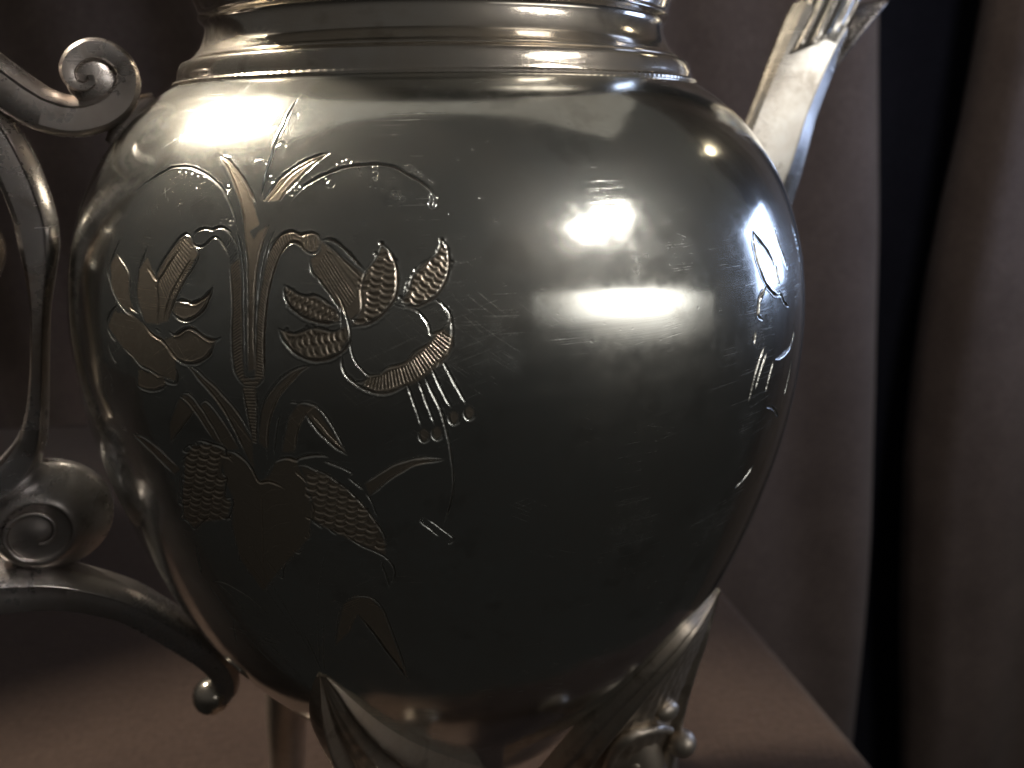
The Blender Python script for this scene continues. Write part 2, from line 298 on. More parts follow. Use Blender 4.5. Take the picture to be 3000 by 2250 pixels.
# engraving traced on the surface: width*100mm, depth um, taper, then azimuth*100 deg / z*100 mm pairs
STROKES = """49 120 1 -4306 -822 -4166 -698 -4027 -615 -3880 -533 -3707 -461 -3511 -444 -3335 -457 -3164 -503 -3022 -557 -2881 -630 -2743 -721 -2621 -857 -2514 -1011 -2439 -1146 -2382 -1317
49 120 1 -2927 -312 -2805 -406 -2679 -535 -2574 -664 -2488 -791 -2418 -917 -2347 -1080 -2281 -1314
59 140 1 -2943 -292 -2779 -349 -2595 -484 -2422 -639 -2283 -815 -2183 -949
44 120 1 -2148 -870 -2157 -698 -2158 -507 -2152 -361 -2152 -241 -2155 -120 -2148 -8 -2131 95 -2134 191 -2130 287 -2125 394 -2125 484 -2115 554
29 80 1 -2128 -167 -2101 -130 -2056 -117 -1976 -178
29 80 1 -2150 67 -2230 125 -2302 98
29 80 1 -2108 267 -2048 276 -1959 245
29 55 0 -2150 -416 -2153 -438 -2175 -448 -2201 -438 -2218 -416 -2215 -393 -2194 -383 -2167 -393 -2150 -416
24 60 1 -2388 -370 -2330 -333 -2256 -342
54 130 1 -2117 -886 -2058 -769 -2001 -652 -1929 -561 -1847 -480 -1754 -407 -1650 -344 -1526 -291 -1389 -256
49 120 1 -1903 -876 -1859 -777 -1788 -678 -1716 -588 -1645 -498 -1557 -399 -1466 -319 -1387 -265
29 50 1 -1385 -261 -1484 -309 -1657 -417 -1826 -548 -1961 -746 -2082 -922 -2147 -988
59 140 1 -1771 -883 -1716 -794 -1652 -704 -1575 -642 -1482 -579 -1378 -526 -1257 -473 -1134 -438 -1009 -422 -883 -414 -803 -410 -674 -425 -566 -454 -473 -513 -375 -576 -278 -635 -199 -708 -145 -779 -112 -868 -137 -956
29 55 0 -1742 -767 -1748 -796 -1774 -808 -1804 -796 -1820 -768 -1814 -739 -1788 -727 -1758 -739 -1742 -767
29 55 0 -1731 -714 -1735 -731 -1751 -739 -1769 -731 -1780 -714 -1776 -696 -1759 -689 -1741 -696 -1731 -714
29 55 0 -1685 -664 -1689 -683 -1706 -691 -1726 -683 -1737 -664 -1733 -645 -1716 -637 -1696 -645 -1685 -664
29 55 0 -1268 -652 -1278 -689 -1312 -705 -1349 -689 -1369 -651 -1359 -613 -1325 -598 -1287 -614 -1268 -652
29 55 0 -1341 -607 -1346 -626 -1363 -633 -1382 -626 -1392 -607 -1387 -588 -1370 -580 -1351 -588 -1341 -607
29 55 0 -1107 -367 -1114 -393 -1138 -404 -1165 -393 -1179 -366 -1173 -339 -1149 -329 -1121 -340 -1107 -367
29 55 0 -1173 -380 -1178 -397 -1194 -405 -1212 -397 -1222 -379 -1217 -361 -1201 -354 -1183 -362 -1173 -380
29 55 0 -1225 -429 -1230 -451 -1250 -460 -1273 -450 -1285 -428 -1280 -406 -1260 -397 -1237 -406 -1225 -429
29 55 0 -2026 -588 -2032 -619 -2060 -632 -2095 -619 -2116 -589 -2110 -558 -2081 -545 -2046 -558 -2026 -588
29 55 0 -781 -462 -789 -487 -812 -497 -836 -486 -848 -461 -840 -436 -817 -425 -793 -436 -781 -462
29 55 0 -764 -533 -773 -561 -798 -573 -825 -561 -838 -532 -829 -504 -804 -492 -777 -505 -764 -533
29 55 0 -773 -586 -779 -605 -795 -613 -813 -605 -822 -586 -816 -567 -799 -559 -781 -567 -773 -586
29 55 0 -358 -458 -371 -493 -402 -507 -434 -492 -448 -457 -436 -422 -404 -408 -372 -423 -358 -458
29 55 0 -292 -504 -301 -526 -321 -535 -341 -525 -349 -503 -341 -481 -321 -472 -301 -482 -292 -504
29 55 0 -240 -549 -247 -568 -264 -575 -281 -567 -288 -548 -281 -530 -264 -522 -247 -530 -240 -549
29 55 0 -120 -640 -128 -659 -145 -666 -162 -658 -168 -639 -161 -620 -144 -613 -127 -621 -120 -640
29 55 0 -81 -844 -95 -878 -125 -892 -155 -877 -167 -842 -154 -808 -123 -795 -93 -810 -81 -844
29 55 0 -89 -932 -103 -968 -135 -982 -166 -967 -179 -930 -165 -894 -133 -880 -101 -896 -89 -932
29 55 0 -530 -810 -539 -836 -562 -847 -585 -836 -596 -809 -587 -783 -564 -773 -540 -784 -530 -810
29 55 0 -435 -847 -444 -873 -467 -883 -491 -872 -501 -846 -492 -820 -468 -809 -445 -820 -435 -847
29 55 0 -864 -1158 -870 -1176 -885 -1183 -901 -1176 -908 -1158 -902 -1141 -887 -1134 -871 -1141 -864 -1158
29 55 0 -964 -1352 -970 -1370 -986 -1378 -1002 -1370 -1010 -1352 -1004 -1333 -988 -1325 -971 -1333 -964 -1352
39 50 0 -856 -692 -846 -692
39 50 0 -791 -706 -781 -706
39 50 0 -714 -720 -704 -720
39 50 0 -585 -739 -576 -739
39 50 0 -543 -854 -533 -854
39 50 0 -652 -870 -643 -870
39 50 0 -519 -881 -509 -881
39 50 0 -494 -956 -485 -956
39 50 0 -367 -804 -358 -804
39 50 0 -254 -911 -245 -911
39 50 0 -979 -1272 -970 -1272
39 50 0 43 -1058 52 -1059
39 50 0 92 -989 101 -989
39 50 0 391 -864 401 -865
39 50 0 357 -236 367 -236
39 50 0 170 -364 180 -364
29 55 0 -2606 -710 -2610 -733 -2632 -743 -2660 -734 -2678 -711 -2674 -688 -2652 -678 -2623 -687 -2606 -710
29 55 0 -2588 -811 -2592 -834 -2614 -843 -2642 -835 -2658 -812 -2654 -789 -2632 -779 -2604 -788 -2588 -811
29 55 0 -2468 -1165 -2474 -1188 -2496 -1198 -2521 -1189 -2535 -1167 -2530 -1144 -2508 -1134 -2482 -1143 -2468 -1165
29 55 0 -2445 -1109 -2450 -1129 -2469 -1137 -2491 -1130 -2503 -1111 -2498 -1091 -2479 -1083 -2458 -1090 -2445 -1109
39 50 0 -2643 -1124 -2631 -1124
39 50 0 -2576 -1113 -2565 -1113
39 50 0 -2646 -1161 -2634 -1161
39 50 0 -3137 -719 -3123 -719
39 50 0 -3536 -507 -3520 -507
39 50 0 -3416 -510 -3401 -510
39 50 0 -3296 -523 -3281 -523
39 50 0 -3181 -560 -3167 -559
39 50 0 -3071 -568 -3057 -567
39 50 0 -3336 -932 -3322 -932
49 140 1 -3005 -1401 -2975 -1317 -2910 -1273 -2821 -1257 -2737 -1274 -2689 -1248 -2622 -1233 -2550 -1251 -2483 -1297 -2451 -1328
49 120 1 -3005 -1401 -2984 -1466 -2921 -1504 -2849 -1500 -2785 -1456 -2733 -1396 -2684 -1369 -2630 -1383 -2579 -1438 -2517 -1516 -2456 -1611
24 60 1 -2752 -1291 -2725 -1387
54 120 1 -2456 -1610 -2431 -1721 -2402 -1898 -2377 -2122 -2369 -2349 -2374 -2579 -2372 -2813 -2367 -3001 -2346 -3175 -2302 -3283 -2236 -3356
34 100 1 -2745 -1280 -2672 -1240 -2573 -1259 -2484 -1322 -2411 -1408 -2362 -1495 -2318 -1626 -2286 -1773 -2267 -1965 -2263 -2190 -2247 -2416 -2243 -2646 -2246 -2879 -2243 -3084 -2229 -3226
39 120 1 -2428 -1158 -2381 -1304 -2331 -1450 -2282 -1625 -2244 -1815 -2224 -2038 -2214 -2338 -2205 -2643 -2204 -2954 -2216 -3193
34 120 1 -2301 -1243 -2258 -1447 -2214 -1666 -2190 -1887 -2172 -2184 -2163 -2486 -2165 -2872 -2177 -3157
44 120 1 -1971 -1119 -2002 -1206 -2039 -1367 -2075 -1558 -2093 -1764 -2099 -1971 -2096 -2180 -2095 -2406 -2102 -2635 -2099 -2867 -2100 -3102
24 60 1 -2137 -1840 -2146 -2063 -2144 -2333 -2143 -2638
34 120 1 -1892 -1190 -1955 -1365 -1994 -1526 -2021 -1703 -2037 -1880 -2049 -2058 -2057 -2253 -2064 -2480 -2073 -2710 -2083 -2943 -2099 -3229
54 140 1 -1981 -1687 -1963 -1569 -1931 -1466 -1873 -1363 -1811 -1297 -1733 -1266 -1665 -1273 -1595 -1308 -1531 -1285 -1453 -1282 -1392 -1320 -1360 -1413
34 120 1 -1981 -1687 -2000 -1819 -2019 -1968 -2034 -2102 -2050 -2267 -2061 -2449 -2068 -2632 -2072 -2864 -2079 -3100 -2091 -3213
59 140 1 -1360 -1413 -1370 -1470 -1412 -1528 -1475 -1543 -1542 -1501 -1585 -1444 -1654 -1402 -1719 -1411 -1781 -1477 -1828 -1565 -1866 -1683 -1893 -1801 -1919 -1934 -1940 -2083 -1956 -2262 -1970 -2443 -1981 -2626 -1987 -2858 -1988 -3061 -1997 -3220 -2041 -3304 -2092 -3357
39 120 1 -2263 -3399 -2245 -3594 -2229 -3792 -2216 -3994 -2202 -4173
39 120 1 -2096 -3381 -2102 -3578 -2120 -3804 -2146 -4036 -2156 -4193
24 60 1 -2065 -3378 -2085 -3675 -2121 -4059
49 120 1 -3470 -2000 -3510 -1934 -3472 -1828 -3415 -1721 -3350 -1614 -3295 -1526 -3234 -1430 -3167 -1368 -3113 -1344 -3039 -1378 -2999 -1434
44 120 1 -3162 -1543 -3241 -1657 -3322 -1781 -3396 -1915 -3458 -2007 -3466 -2138 -3433 -2308 -3435 -2484 -3443 -2625
49 120 1 -2946 -1522 -2881 -1584 -2888 -1667 -2929 -1769 -2982 -1865 -3045 -1970 -3101 -2085 -3150 -2192 -3192 -2308 -3235 -2433 -3262 -2550
39 120 1 -2969 -1672 -3032 -1760 -3101 -1891 -3173 -2032 -3230 -2157 -3271 -2281 -3315 -2425 -3331 -2559
44 120 1 -4360 -1520 -4405 -1641 -4447 -1763 -4482 -1876 -4473 -1985
49 120 1 -4371 -1701 -4262 -1771 -4144 -1848 -4046 -1936 -4005 -2020 -3988 -2152 -3980 -2286
54 120 1 -4578 -1961 -4468 -2095 -4369 -2238 -4267 -2353 -4133 -2462 -3998 -2533 -3847 -2575
44 120 1 -3976 -2439 -3899 -2474 -3777 -2520
44 120 1 -3733 -1531 -3771 -1672 -3809 -1780 -3835 -1905 -3838 -2046 -3837 -2223 -3794 -2396 -3731 -2504 -3660 -2620
54 120 1 -3679 -1846 -3600 -1917 -3525 -1988 -3468 -2017
39 120 1 -3525 -2083 -3478 -2130
59 150 1 -3155 -2269 -3062 -2247 -2969 -2260 -2906 -2271 -2811 -2228 -2728 -2163 -2664 -2083 -2635 -2014
59 150 1 -3206 -2430 -3147 -2484 -3062 -2518 -2979 -2517 -2873 -2463 -2787 -2387 -2722 -2297 -2684 -2193 -2647 -2090 -2635 -2014
59 150 1 -3251 -2705 -3174 -2743 -3098 -2707 -3015 -2645 -2933 -2622 -2862 -2641 -2801 -2681 -2733 -2726 -2658 -2752 -2575 -2744 -2510 -2703
59 140 1 -3716 -2622 -3648 -2693 -3571 -2763 -3486 -2813 -3383 -2843 -3304 -2912 -3239 -2993 -3165 -3072 -3074 -3121 -2974 -3134 -2866 -3110 -2768 -3053 -2689 -2981 -2636 -2897 -2592 -2788 -2518 -2721
44 120 1 -3474 -2695 -3391 -2728
44 120 1 -4482 -2850 -4406 -2922 -4334 -2985 -4247 -3006
49 120 1 -4113 -3076 -4011 -3123 -3914 -3171 -3846 -3233 -3768 -3294 -3645 -3318 -3539 -3354 -3457 -3386 -3364 -3378
54 120 1 -3379 -3437 -3311 -3462 -3242 -3469 -3172 -3438 -3148 -3323 -3165 -3235
54 120 1 -3867 -3621 -3776 -3649 -3650 -3651 -3548 -3630 -3436 -3579 -3336 -3513
39 120 1 -4478 -3061 -4440 -3170 -4389 -3267 -4323 -3340 -4265 -3347
34 120 1 -4245 -2469 -4373 -2573 -4448 -2689 -4481 -2789
64 150 1 -1356 -1375 -1268 -1362 -1194 -1391 -1109 -1467 -1025 -1560 -943 -1666 -872 -1748
44 120 1 -1475 -1588 -1465 -1706 -1435 -1800 -1371 -1870 -1308 -1964 -1236 -2070 -1165 -2188 -1126 -2260 -1115 -2380 -1123 -2502 -1157 -2539
39 120 1 -1177 -2009 -1136 -2104 -1096 -2223 -1067 -2331 -1039 -2452 -1026 -2561 -1033 -2684 -1104 -2809
34 120 1 -1329 -1392 -1199 -1514 -1094 -1631 -991 -1748 -901 -1854
49 120 1 -688 -1421 -717 -1526 -765 -1631 -823 -1713 -862 -1783 -891 -1889 -905 -2031 -895 -2174 -911 -2282 -970 -2354 -1029 -2403
64 150 1 -688 -1421 -628 -1480 -578 -1574 -539 -1703 -526 -1844 -532 -1986 -562 -2116 -621 -2222 -699 -2330 -787 -2408 -884 -2462 -1010 -2488
54 120 1 -55 -1374 -77 -1479 -109 -1560 -188 -1628 -277 -1696 -346 -1800 -386 -1905 -417 -2023 -466 -2105 -543 -2151 -582 -2163
64 150 1 -45 -1386 2 -1469 17 -1598 14 -1715 -10 -1844 -61 -1972 -132 -2089 -219 -2158 -315 -2215 -411 -2213 -505 -2176
29 80 1 -415 -1846 -435 -1963 -466 -2069
69 180 0 -699 -1415 -687 -1416
69 180 0 -56 -1380 -44 -1380
54 120 1 -1755 -1952 -1690 -1998 -1604 -2061 -1500 -2094 -1408 -2079 -1326 -2119 -1245 -2190 -1185 -2225
64 150 1 -1755 -1952 -1752 -2060 -1717 -2168 -1653 -2262 -1559 -2344 -1446 -2400 -1325 -2433 -1206 -2436 -1127 -2423
54 120 1 -1810 -2527 -1736 -2572 -1632 -2592 -1549 -2563 -1477 -2524 -1386 -2508 -1286 -2530 -1207 -2552 -1128 -2514
64 150 1 -1810 -2539 -1768 -2661 -1717 -2745 -1636 -2841 -1535 -2911 -1414 -2944 -1294 -2926 -1193 -2873 -1103 -2796 -1042 -2671 -1025 -2537
59 140 1 -1115 -2832 -1122 -2955 -1107 -3069 -1073 -3144 -1009 -3220 -946 -3286 -867 -3334 -789 -3372 -702 -3381 -601 -3352 -528 -3314 -462 -3267
39 120 1 -1036 -2533 -1027 -2672 -1019 -2793 -992 -2905 -944 -3008 -888 -3084 -839 -3131 -723 -3116
44 120 1 -723 -3116 -677 -3054 -619 -3016 -547 -2998 -482 -2971 -431 -2934 -401 -2878 -356 -2813 -291 -2768 -233 -2733 -188 -2660
44 120 1 -582 -2175 -506 -2223 -392 -2237 -308 -2299 -244 -2397 -208 -2495 -196 -2586 -125 -2564 -58 -2524 2 -2429 14 -2345 -31 -2247 -86 -2174 -162 -2147
49 120 1 -142 -2124 -68 -2198 -4 -2296 21 -2406 27 -2552 13 -2686 -29 -2844 -88 -2941
29 80 1 4 -2201 16 -2273
59 120 1 32 -2687 16 -2760 -30 -2871 -82 -2935 -148 -3027
44 120 1 -1016 -3210 -929 -3228 -862 -3169
44 130 1 -454 -3248 -417 -3413 -379 -3581 -348 -3732 -327 -3854
44 130 1 -339 -3202 -300 -3358 -263 -3525 -224 -3676 -193 -3828
44 130 1 -199 -3034 -146 -3208 -94 -3375 -48 -3504 -11 -3595
44 130 1 -82 -2953 -22 -3108 37 -3274 91 -3414 138 -3545
44 100 1 -351 -3914 -357 -3996 -335 -4069 -299 -4086 -262 -4050 -248 -3979
44 100 1 -217 -3888 -223 -3969 -200 -4043 -164 -4060 -127 -4025 -114 -3954
44 100 1 -38 -3674 -44 -3754 -20 -3826 15 -3843 52 -3810 65 -3740
44 100 1 122 -3613 116 -3693 140 -3765 176 -3782 212 -3750 225 -3680
49 140 1 -273 -3146 -221 -3321 -162 -3490 -116 -3660 -86 -3843 -55 -4049 -32 -4260 -21 -4421
49 140 1 -68 -3964 -40 -4216 -21 -4475 -17 -4686 -31 -4875 -63 -5080 -105 -5261 -147 -5431
49 120 1 -344 -5263 -393 -5333 -297 -5467 -191 -5620
44 120 1 -335 -5278 -229 -5398 -123 -5535 -42 -5660 -91 -5747 -118 -5685
49 130 1 -2999 -3153 -2912 -3237 -2821 -3357 -2713 -3475 -2619 -3595 -2538 -3729 -2470 -3887 -2407 -4058 -2348 -4254 -2291 -4454
44 120 1 -2999 -3153 -2850 -3208 -2740 -3315 -2632 -3402 -2529 -3521 -2430 -3641 -2343 -3775 -2276 -3912 -2228 -4043 -2202 -4135
29 70 1 -2443 -3788 -2359 -3945 -2261 -4112 -2210 -4212
49 120 1 -3144 -3639 -3073 -3669 -2997 -3740 -2927 -3845 -2851 -3971 -2788 -4101 -2726 -4221
44 120 1 -3095 -3577 -3001 -3582 -2925 -3643 -2865 -3739 -2813 -3815 -2758 -3933 -2687 -4072 -2623 -4246 -2592 -4295
24 60 1 -3156 -3652 -3244 -3830 -3326 -4011 -3391 -4193 -3448 -4435
44 120 1 -2957 -3840 -3095 -4018 -3246 -4216 -3411 -4426
39 120 1 -2852 -3715 -2777 -3650 -2712 -3682 -2628 -3795 -2541 -3951 -2452 -4141 -2392 -4327
54 130 1 -4146 -4510 -3997 -4573 -3849 -4662 -3714 -4767 -3587 -4874 -3465 -4984
44 120 1 -4088 -4468 -3886 -4482 -3727 -4556 -3581 -4645 -3458 -4754 -3340 -4865
54 130 1 -2972 -4296 -2859 -4289 -2762 -4309 -2657 -4322 -2577 -4363 -2580 -4453 -2499 -4550
39 120 1 -3015 -4305 -2974 -4374
39 120 1 -3106 -4523 -3227 -4523 -3142 -4423 -3038 -4377
39 120 1 -3301 -4716 -3213 -4624 -3109 -4541
39 120 1 -3302 -4776 -3225 -4791
34 120 1 -3359 -4923 -3378 -5099 -3418 -5297 -3478 -5507 -3494 -5641 -3605 -5825
39 120 1 -3640 -5851 -3483 -5849 -3408 -5971 -3220 -5787 -3053 -5632 -3014 -5698 -2981 -5740
39 120 1 -2663 -4627 -2694 -4760 -2629 -4839 -2675 -4990 -2723 -5193 -2642 -5187 -2618 -5266 -2679 -5429 -2775 -5592 -2873 -5696
54 130 1 -2551 -4380 -2451 -4396 -2368 -4460 -2298 -4548 -2257 -4643 -2228 -4763 -2192 -4826 -2092 -4798 -1991 -4817 -1881 -4893
44 120 1 -1739 -4581 -1688 -4642 -1645 -4704 -1612 -4780
39 120 1 -1641 -4977 -1587 -5006 -1632 -5046
34 120 1 -1588 -5087 -1584 -5205 -1606 -5327
44 120 1 -1707 -5328 -1636 -5367 -1572 -5456
29 120 1 -1689 -5521 -1684 -5682
44 120 1 -1770 -5683 -1700 -5735
29 60 1 -2129 -4747 -2073 -4648 -2019 -4550 -1950 -4463
59 140 1 -1962 -4465 -1875 -4401 -1784 -4384 -1708 -4409 -1676 -4379 -1576 -4330 -1479 -4309 -1385 -4308 -1331 -4330
49 120 1 -1392 -4393 -1301 -4426 -1194 -4484 -1097 -4552 -1119 -4599
49 120 1 -1149 -4627 -1080 -4704 -978 -4821
39 120 1 -980 -4848 -924 -4969 -888 -5122 -862 -5277
49 120 1 -1747 -4505 -1656 -4475 -1570 -4487 -1498 -4533 -1389 -4590 -1284 -4689 -1189 -4791 -1113 -4896 -1055 -4989 -998 -5098 -942 -5223 -902 -5321 -863 -5421 -824 -5538 -802 -5687 -817 -5901
44 120 1 -1709 -5333 -1624 -5380 -1563 -5461 -1499 -5513
44 120 1 -1464 -5464 -1405 -5562 -1342 -5615
49 130 1 -1279 -5579 -1183 -5692 -1075 -5790 -964 -5861 -882 -5919 -828 -5979 -768 -6088 -739 -6215 -748 -6345 -813 -6530
49 120 1 -860 -6012 -872 -6155 -845 -6316 -830 -6497 -818 -6598
44 120 1 -972 -4726 -874 -4629 -760 -4522 -648 -4429 -521 -4366 -378 -4323 -237 -4315 -97 -4341
44 120 1 -930 -4928 -831 -4816 -714 -4667 -582 -4547 -453 -4444 -345 -4395 -203 -4381 -97 -4354
39 120 1 -1469 -3014 -1570 -3044 -1665 -3097 -1755 -3171 -1847 -3276 -1927 -3402 -2001 -3539 -2053 -3698 -2096 -3910 -2130 -4179
44 120 1 -1469 -3024 -1556 -3091 -1653 -3203 -1737 -3317 -1815 -3432 -1880 -3568 -1930 -3705 -1973 -3844 -2003 -4004 -2033 -4274 -2057 -4496
39 120 1 -1710 -3544 -1654 -3544 -1616 -3556
44 120 1 -1633 -3578 -1576 -3539 -1506 -3539 -1431 -3574 -1366 -3641 -1311 -3739 -1264 -3848 -1218 -3969 -1174 -4112 -1124 -4279
59 140 1 -1547 -3703 -1485 -3831 -1408 -3959 -1331 -4069 -1246 -4168 -1175 -4239 -1125 -4284
34 120 1 -1491 -3679 -1427 -3776 -1364 -3874 -1303 -3984 -1226 -4094 -1164 -4196
34 120 1 -1431 -3574 -1504 -3639 -1547 -3703 -1609 -3830 -1659 -3979 -1687 -4128 -1709 -4290
29 80 1 -1674 -3611 -1730 -3748 -1773 -3896 -1819 -4067 -1865 -4307
39 120 1 -1822 -3685 -1865 -3832 -1905 -4024 -1938 -4208 -1964 -4385
29 80 1 -1739 -7257 -1804 -7528 -1863 -7809 -1905 -8077
29 80 1 -1609 -6932 -1507 -6898 -1439 -6940
44 120 1 -1439 -6940 -1362 -6843 -1271 -6781 -1165 -6753 -1067 -6787 -986 -6892 -939 -7045 -908 -7257 -878 -7493 -848 -7737 -819 -8011 -797 -8254 -777 -8640
64 150 1 -1286 -7148 -1196 -7372 -1098 -7642 -1003 -7963 -900 -8260 -815 -8553 -762 -8729
29 70 1 -1286 -7148 -1389 -7360 -1457 -7593
29 70 1 -1141 -6905 -1041 -6931 -967 -7012
34 90 1 -1454 -6977 -1527 -7182 -1615 -7527 -1708 -7931
44 120 1 -3427 -7041 -3236 -6983 -3058 -7034 -2857 -7141 -2710 -7313 -2609 -7487
39 120 1 -3362 -7054 -3231 -7162 -3120 -7323 -3058 -7528
29 120 1 -3473 -6306 -3552 -6620 -3624 -6945
34 120 1 -2134 -7765 -2108 -8024 -2087 -8364 -2084 -8655
34 120 1 -2826 -8207 -2715 -8468 -2599 -8817 -2518 -9071
34 120 1 -2382 -6197 -2308 -6341 -2201 -6573 -2136 -6373 -2053 -6192
39 120 1 -2561 -6047 -2501 -6014
39 120 1 -1953 -5961 -1879 -6017 -1820 -5937
29 80 1 -3293 -7801 -3451 -8144 -3584 -8565
39 80 1 -2598 -5213 -2641 -5326 -2682 -5440 -2679 -5548
39 80 1 -2679 -5548 -2728 -5674 -2747 -5776 -2715 -5851
39 80 1 -2715 -5851 -2739 -5957 -2761 -6063 -2730 -6140
39 80 1 -2730 -6140 -2756 -6251 -2779 -6376 -2714 -6421
39 80 1 -2714 -6421 -2706 -6523 -2694 -6622 -2631 -6669
39 80 1 -2549 -6926 -2462 -6830 -2381 -6734 -2331 -6609
39 80 1 -2331 -6609 -2253 -6522 -2180 -6434 -2136 -6317
39 80 1 -2136 -6317 -2057 -6234 -1983 -6150 -1935 -6033
39 80 1 -1935 -6033 -1863 -5956 -1795 -5879 -1751 -5768
39 80 1 -1751 -5768 -1678 -5682 -1652 -5578 -1664 -5480
39 80 1 -1664 -5480 -1636 -5380 -1611 -5280 -1625 -5186
29 60 1 -2191 -4848 -2237 -5307 -2344 -5962 -2510 -6767
24 45 1 -2208 -5062 -2313 -4916 -2416 -4866
24 45 1 -2247 -5370 -2383 -5239 -2517 -5195
24 45 1 -2310 -5759 -2432 -5672 -2558 -5664
24 45 1 -2208 -5062 -2038 -4916 -1874 -4903
24 45 1 -2247 -5370 -2038 -5174 -1815 -5116
24 45 1 -2310 -5759 -2072 -5521 -1811 -5416
24 45 1 -2387 -6173 -2157 -5920 -1959 -5829
29 70 1 -2925 -5939 -2642 -6395 -2386 -7290 -2150 -8081 -2068 -8650
29 70 1 -3622 -6983 -3358 -7874 -2989 -8760 -2476 -9246
29 70 1 -1422 -5662 -1562 -6071 -1730 -6736 -1890 -7573 -2071 -8601
29 70 1 -1724 -7226 -1836 -7667 -1948 -8254 -2053 -8771
29 70 1 -2528 -5831 -2420 -6555 -2225 -7555 -2135 -8499
59 200 1 4282 -1589 4382 -1730 4518 -1879 4635 -2054 4697 -2198
59 200 1 4276 -1601 4224 -1786 4234 -2019 4287 -2235 4380 -2435 4480 -2548 4641 -2675 4807 -2710
59 200 1 4989 -1636 4975 -1769 5039 -1969 5106 -2131 5173 -2337
59 200 1 4751 -2207 4764 -2359 4782 -2526
59 200 1 4789 -2637 4912 -2844 5070 -2966
59 200 1 5895 -1697 5959 -1895 6001 -2167 6017 -2349
59 200 1 4370 -2486 4192 -2624 4130 -2796 4121 -2900 4222 -2989
54 180 1 4034 -3106 4005 -3338
54 180 1 5336 -3340 5321 -3540 5146 -3715 4868 -3773 4626 -3760
54 180 1 4266 -3444 4128 -3654 4036 -3896 3950 -4298
54 180 1 4334 -3558 4173 -3840 4091 -4127
54 180 1 4552 -3758 4448 -4023 4388 -4265
54 180 1 5313 -3975 5281 -4176 5218 -4410 5134 -4617
54 180 1 4488 -4566 4753 -4708 5030 -4968
54 180 1 4433 -5667 4286 -5803 4028 -5932
24 60 0 -2576 -1389 -2558 -1292
24 62 0 -2550 -1422 -2526 -1323
23 72 0 -2524 -1456 -2494 -1355
27 88 0 -2499 -1490 -2462 -1386
26 65 0 -2481 -1526 -2432 -1418
25 67 0 -2466 -1564 -2411 -1454
23 60 0 -2452 -1602 -2394 -1493
24 93 0 -2439 -1641 -2377 -1533
27 88 0 -2425 -1679 -2361 -1572
26 64 0 -2414 -1718 -2346 -1611
24 81 0 -2406 -1758 -2332 -1651
26 90 0 -2399 -1797 -2323 -1692
27 59 0 -2393 -1837 -2314 -1733
26 83 0 -2386 -1877 -2306 -1774
25 63 0 -2381 -1917 -2299 -1815
25 60 0 -2376 -1957 -2295 -1857
27 91 0 -2372 -1997 -2291 -1899
25 68 0 -2368 -2038 -2287 -1940
27 79 0 -2364 -2078 -2283 -1982
27 90 0 -2361 -2118 -2281 -2024
25 73 0 -2359 -2159 -2280 -2066
25 73 0 -2358 -2200 -2279 -2108
23 68 0 -2356 -2241 -2278 -2151
27 58 0 -2355 -2282 -2278 -2193
23 81 0 -2354 -2323 -2275 -2235
24 77 0 -2354 -2364 -2273 -2278
25 70 0 -2354 -2405 -2270 -2320
27 64 0 -2354 -2446 -2268 -2363
25 64 0 -2355 -2488 -2266 -2405
26 67 0 -2355 -2529 -2264 -2448
24 86 0 -2356 -2571 -2263 -2491
24 78 0 -2355 -2613 -2262 -2534
27 60 0 -2354 -2654 -2262 -2577
23 65 0 -2354 -2696 -2261 -2621
26 81 0 -2354 -2738 -2261 -2664
24 69 0 -2354 -2780 -2261 -2708
23 74 0 -2353 -2823 -2261 -2751
23 84 0 -2352 -2865 -2262 -2795
27 94 0 -2352 -2907 -2262 -2839
26 94 0 -2351 -2950 -2263 -2883
23 68 0 -2350 -2992 -2262 -2927
27 87 0 -2345 -3034 -2261 -2972
25 94 0 -2341 -3076 -2260 -3016
26 89 0 -2336 -3118 -2259 -3060
24 64 0 -2332 -3160 -2257 -3104
25 61 0 -2319 -3199 -2251 -3148
24 94 0 -2305 -3237 -2245 -3191
24 56 0 -2292 -3275 -2239 -3234
23 63 0 -1727 -1286 -1699 -1384
26 71 0 -1759 -1298 -1729 -1396
24 60 0 -1791 -1312 -1754 -1416
27 73 0 -1818 -1334 -1776 -1441
24 58 0 -1841 -1360 -1796 -1468
23 63 0 -1864 -1387 -1813 -1497
26 62 0 -1882 -1419 -1829 -1527
23 76 0 -1899 -1451 -1843 -1558
24 96 0 -1916 -1483 -1855 -1591
23 77 0 -1928 -1518 -1866 -1624
26 72 0 -1939 -1553 -1877 -1658
27 75 0 -1950 -1589 -1885 -1692
24 72 0 -1956 -1626 -1892 -1727
23 73 0 -1961 -1664 -1899 -1762
24 92 0 -1967 -1701 -1906 -1797
27 76 0 -1973 -1739 -1913 -1832
23 66 0 -1979 -1777 -1920 -1867
24 64 0 -1985 -1814 -1927 -1902
24 91 0 -1990 -1852 -1933 -1938
23 58 0 -1995 -1891 -1937 -1974
27 79 0 -1999 -1929 -1941 -2010
27 72 0 -2004 -1967 -1945 -2047
27 82 0 -2008 -2006 -1949 -2083
26 86 0 -2013 -2044 -1953 -2119
25 60 0 -2018 -2083 -1958 -2156
24 91 0 -2023 -2122 -1962 -2192
27 93 0 -2026 -2161 -1965 -2229
24 82 0 -2030 -2200 -1969 -2266
26 82 0 -2034 -2239 -1972 -2303
27 77 0 -2038 -2278 -1976 -2340
26 83 0 -2040 -2318 -1978 -2377
24 93 0 -2042 -2357 -1980 -2414
27 59 0 -2045 -2397 -1982 -2452
27 94 0 -2047 -2437 -1985 -2489
26 58 0 -2049 -2477 -1987 -2527
27 61 0 -2051 -2517 -1989 -2564
27 83 0 -2052 -2557 -1991 -2602
23 63 0 -2054 -2597 -1993 -2640
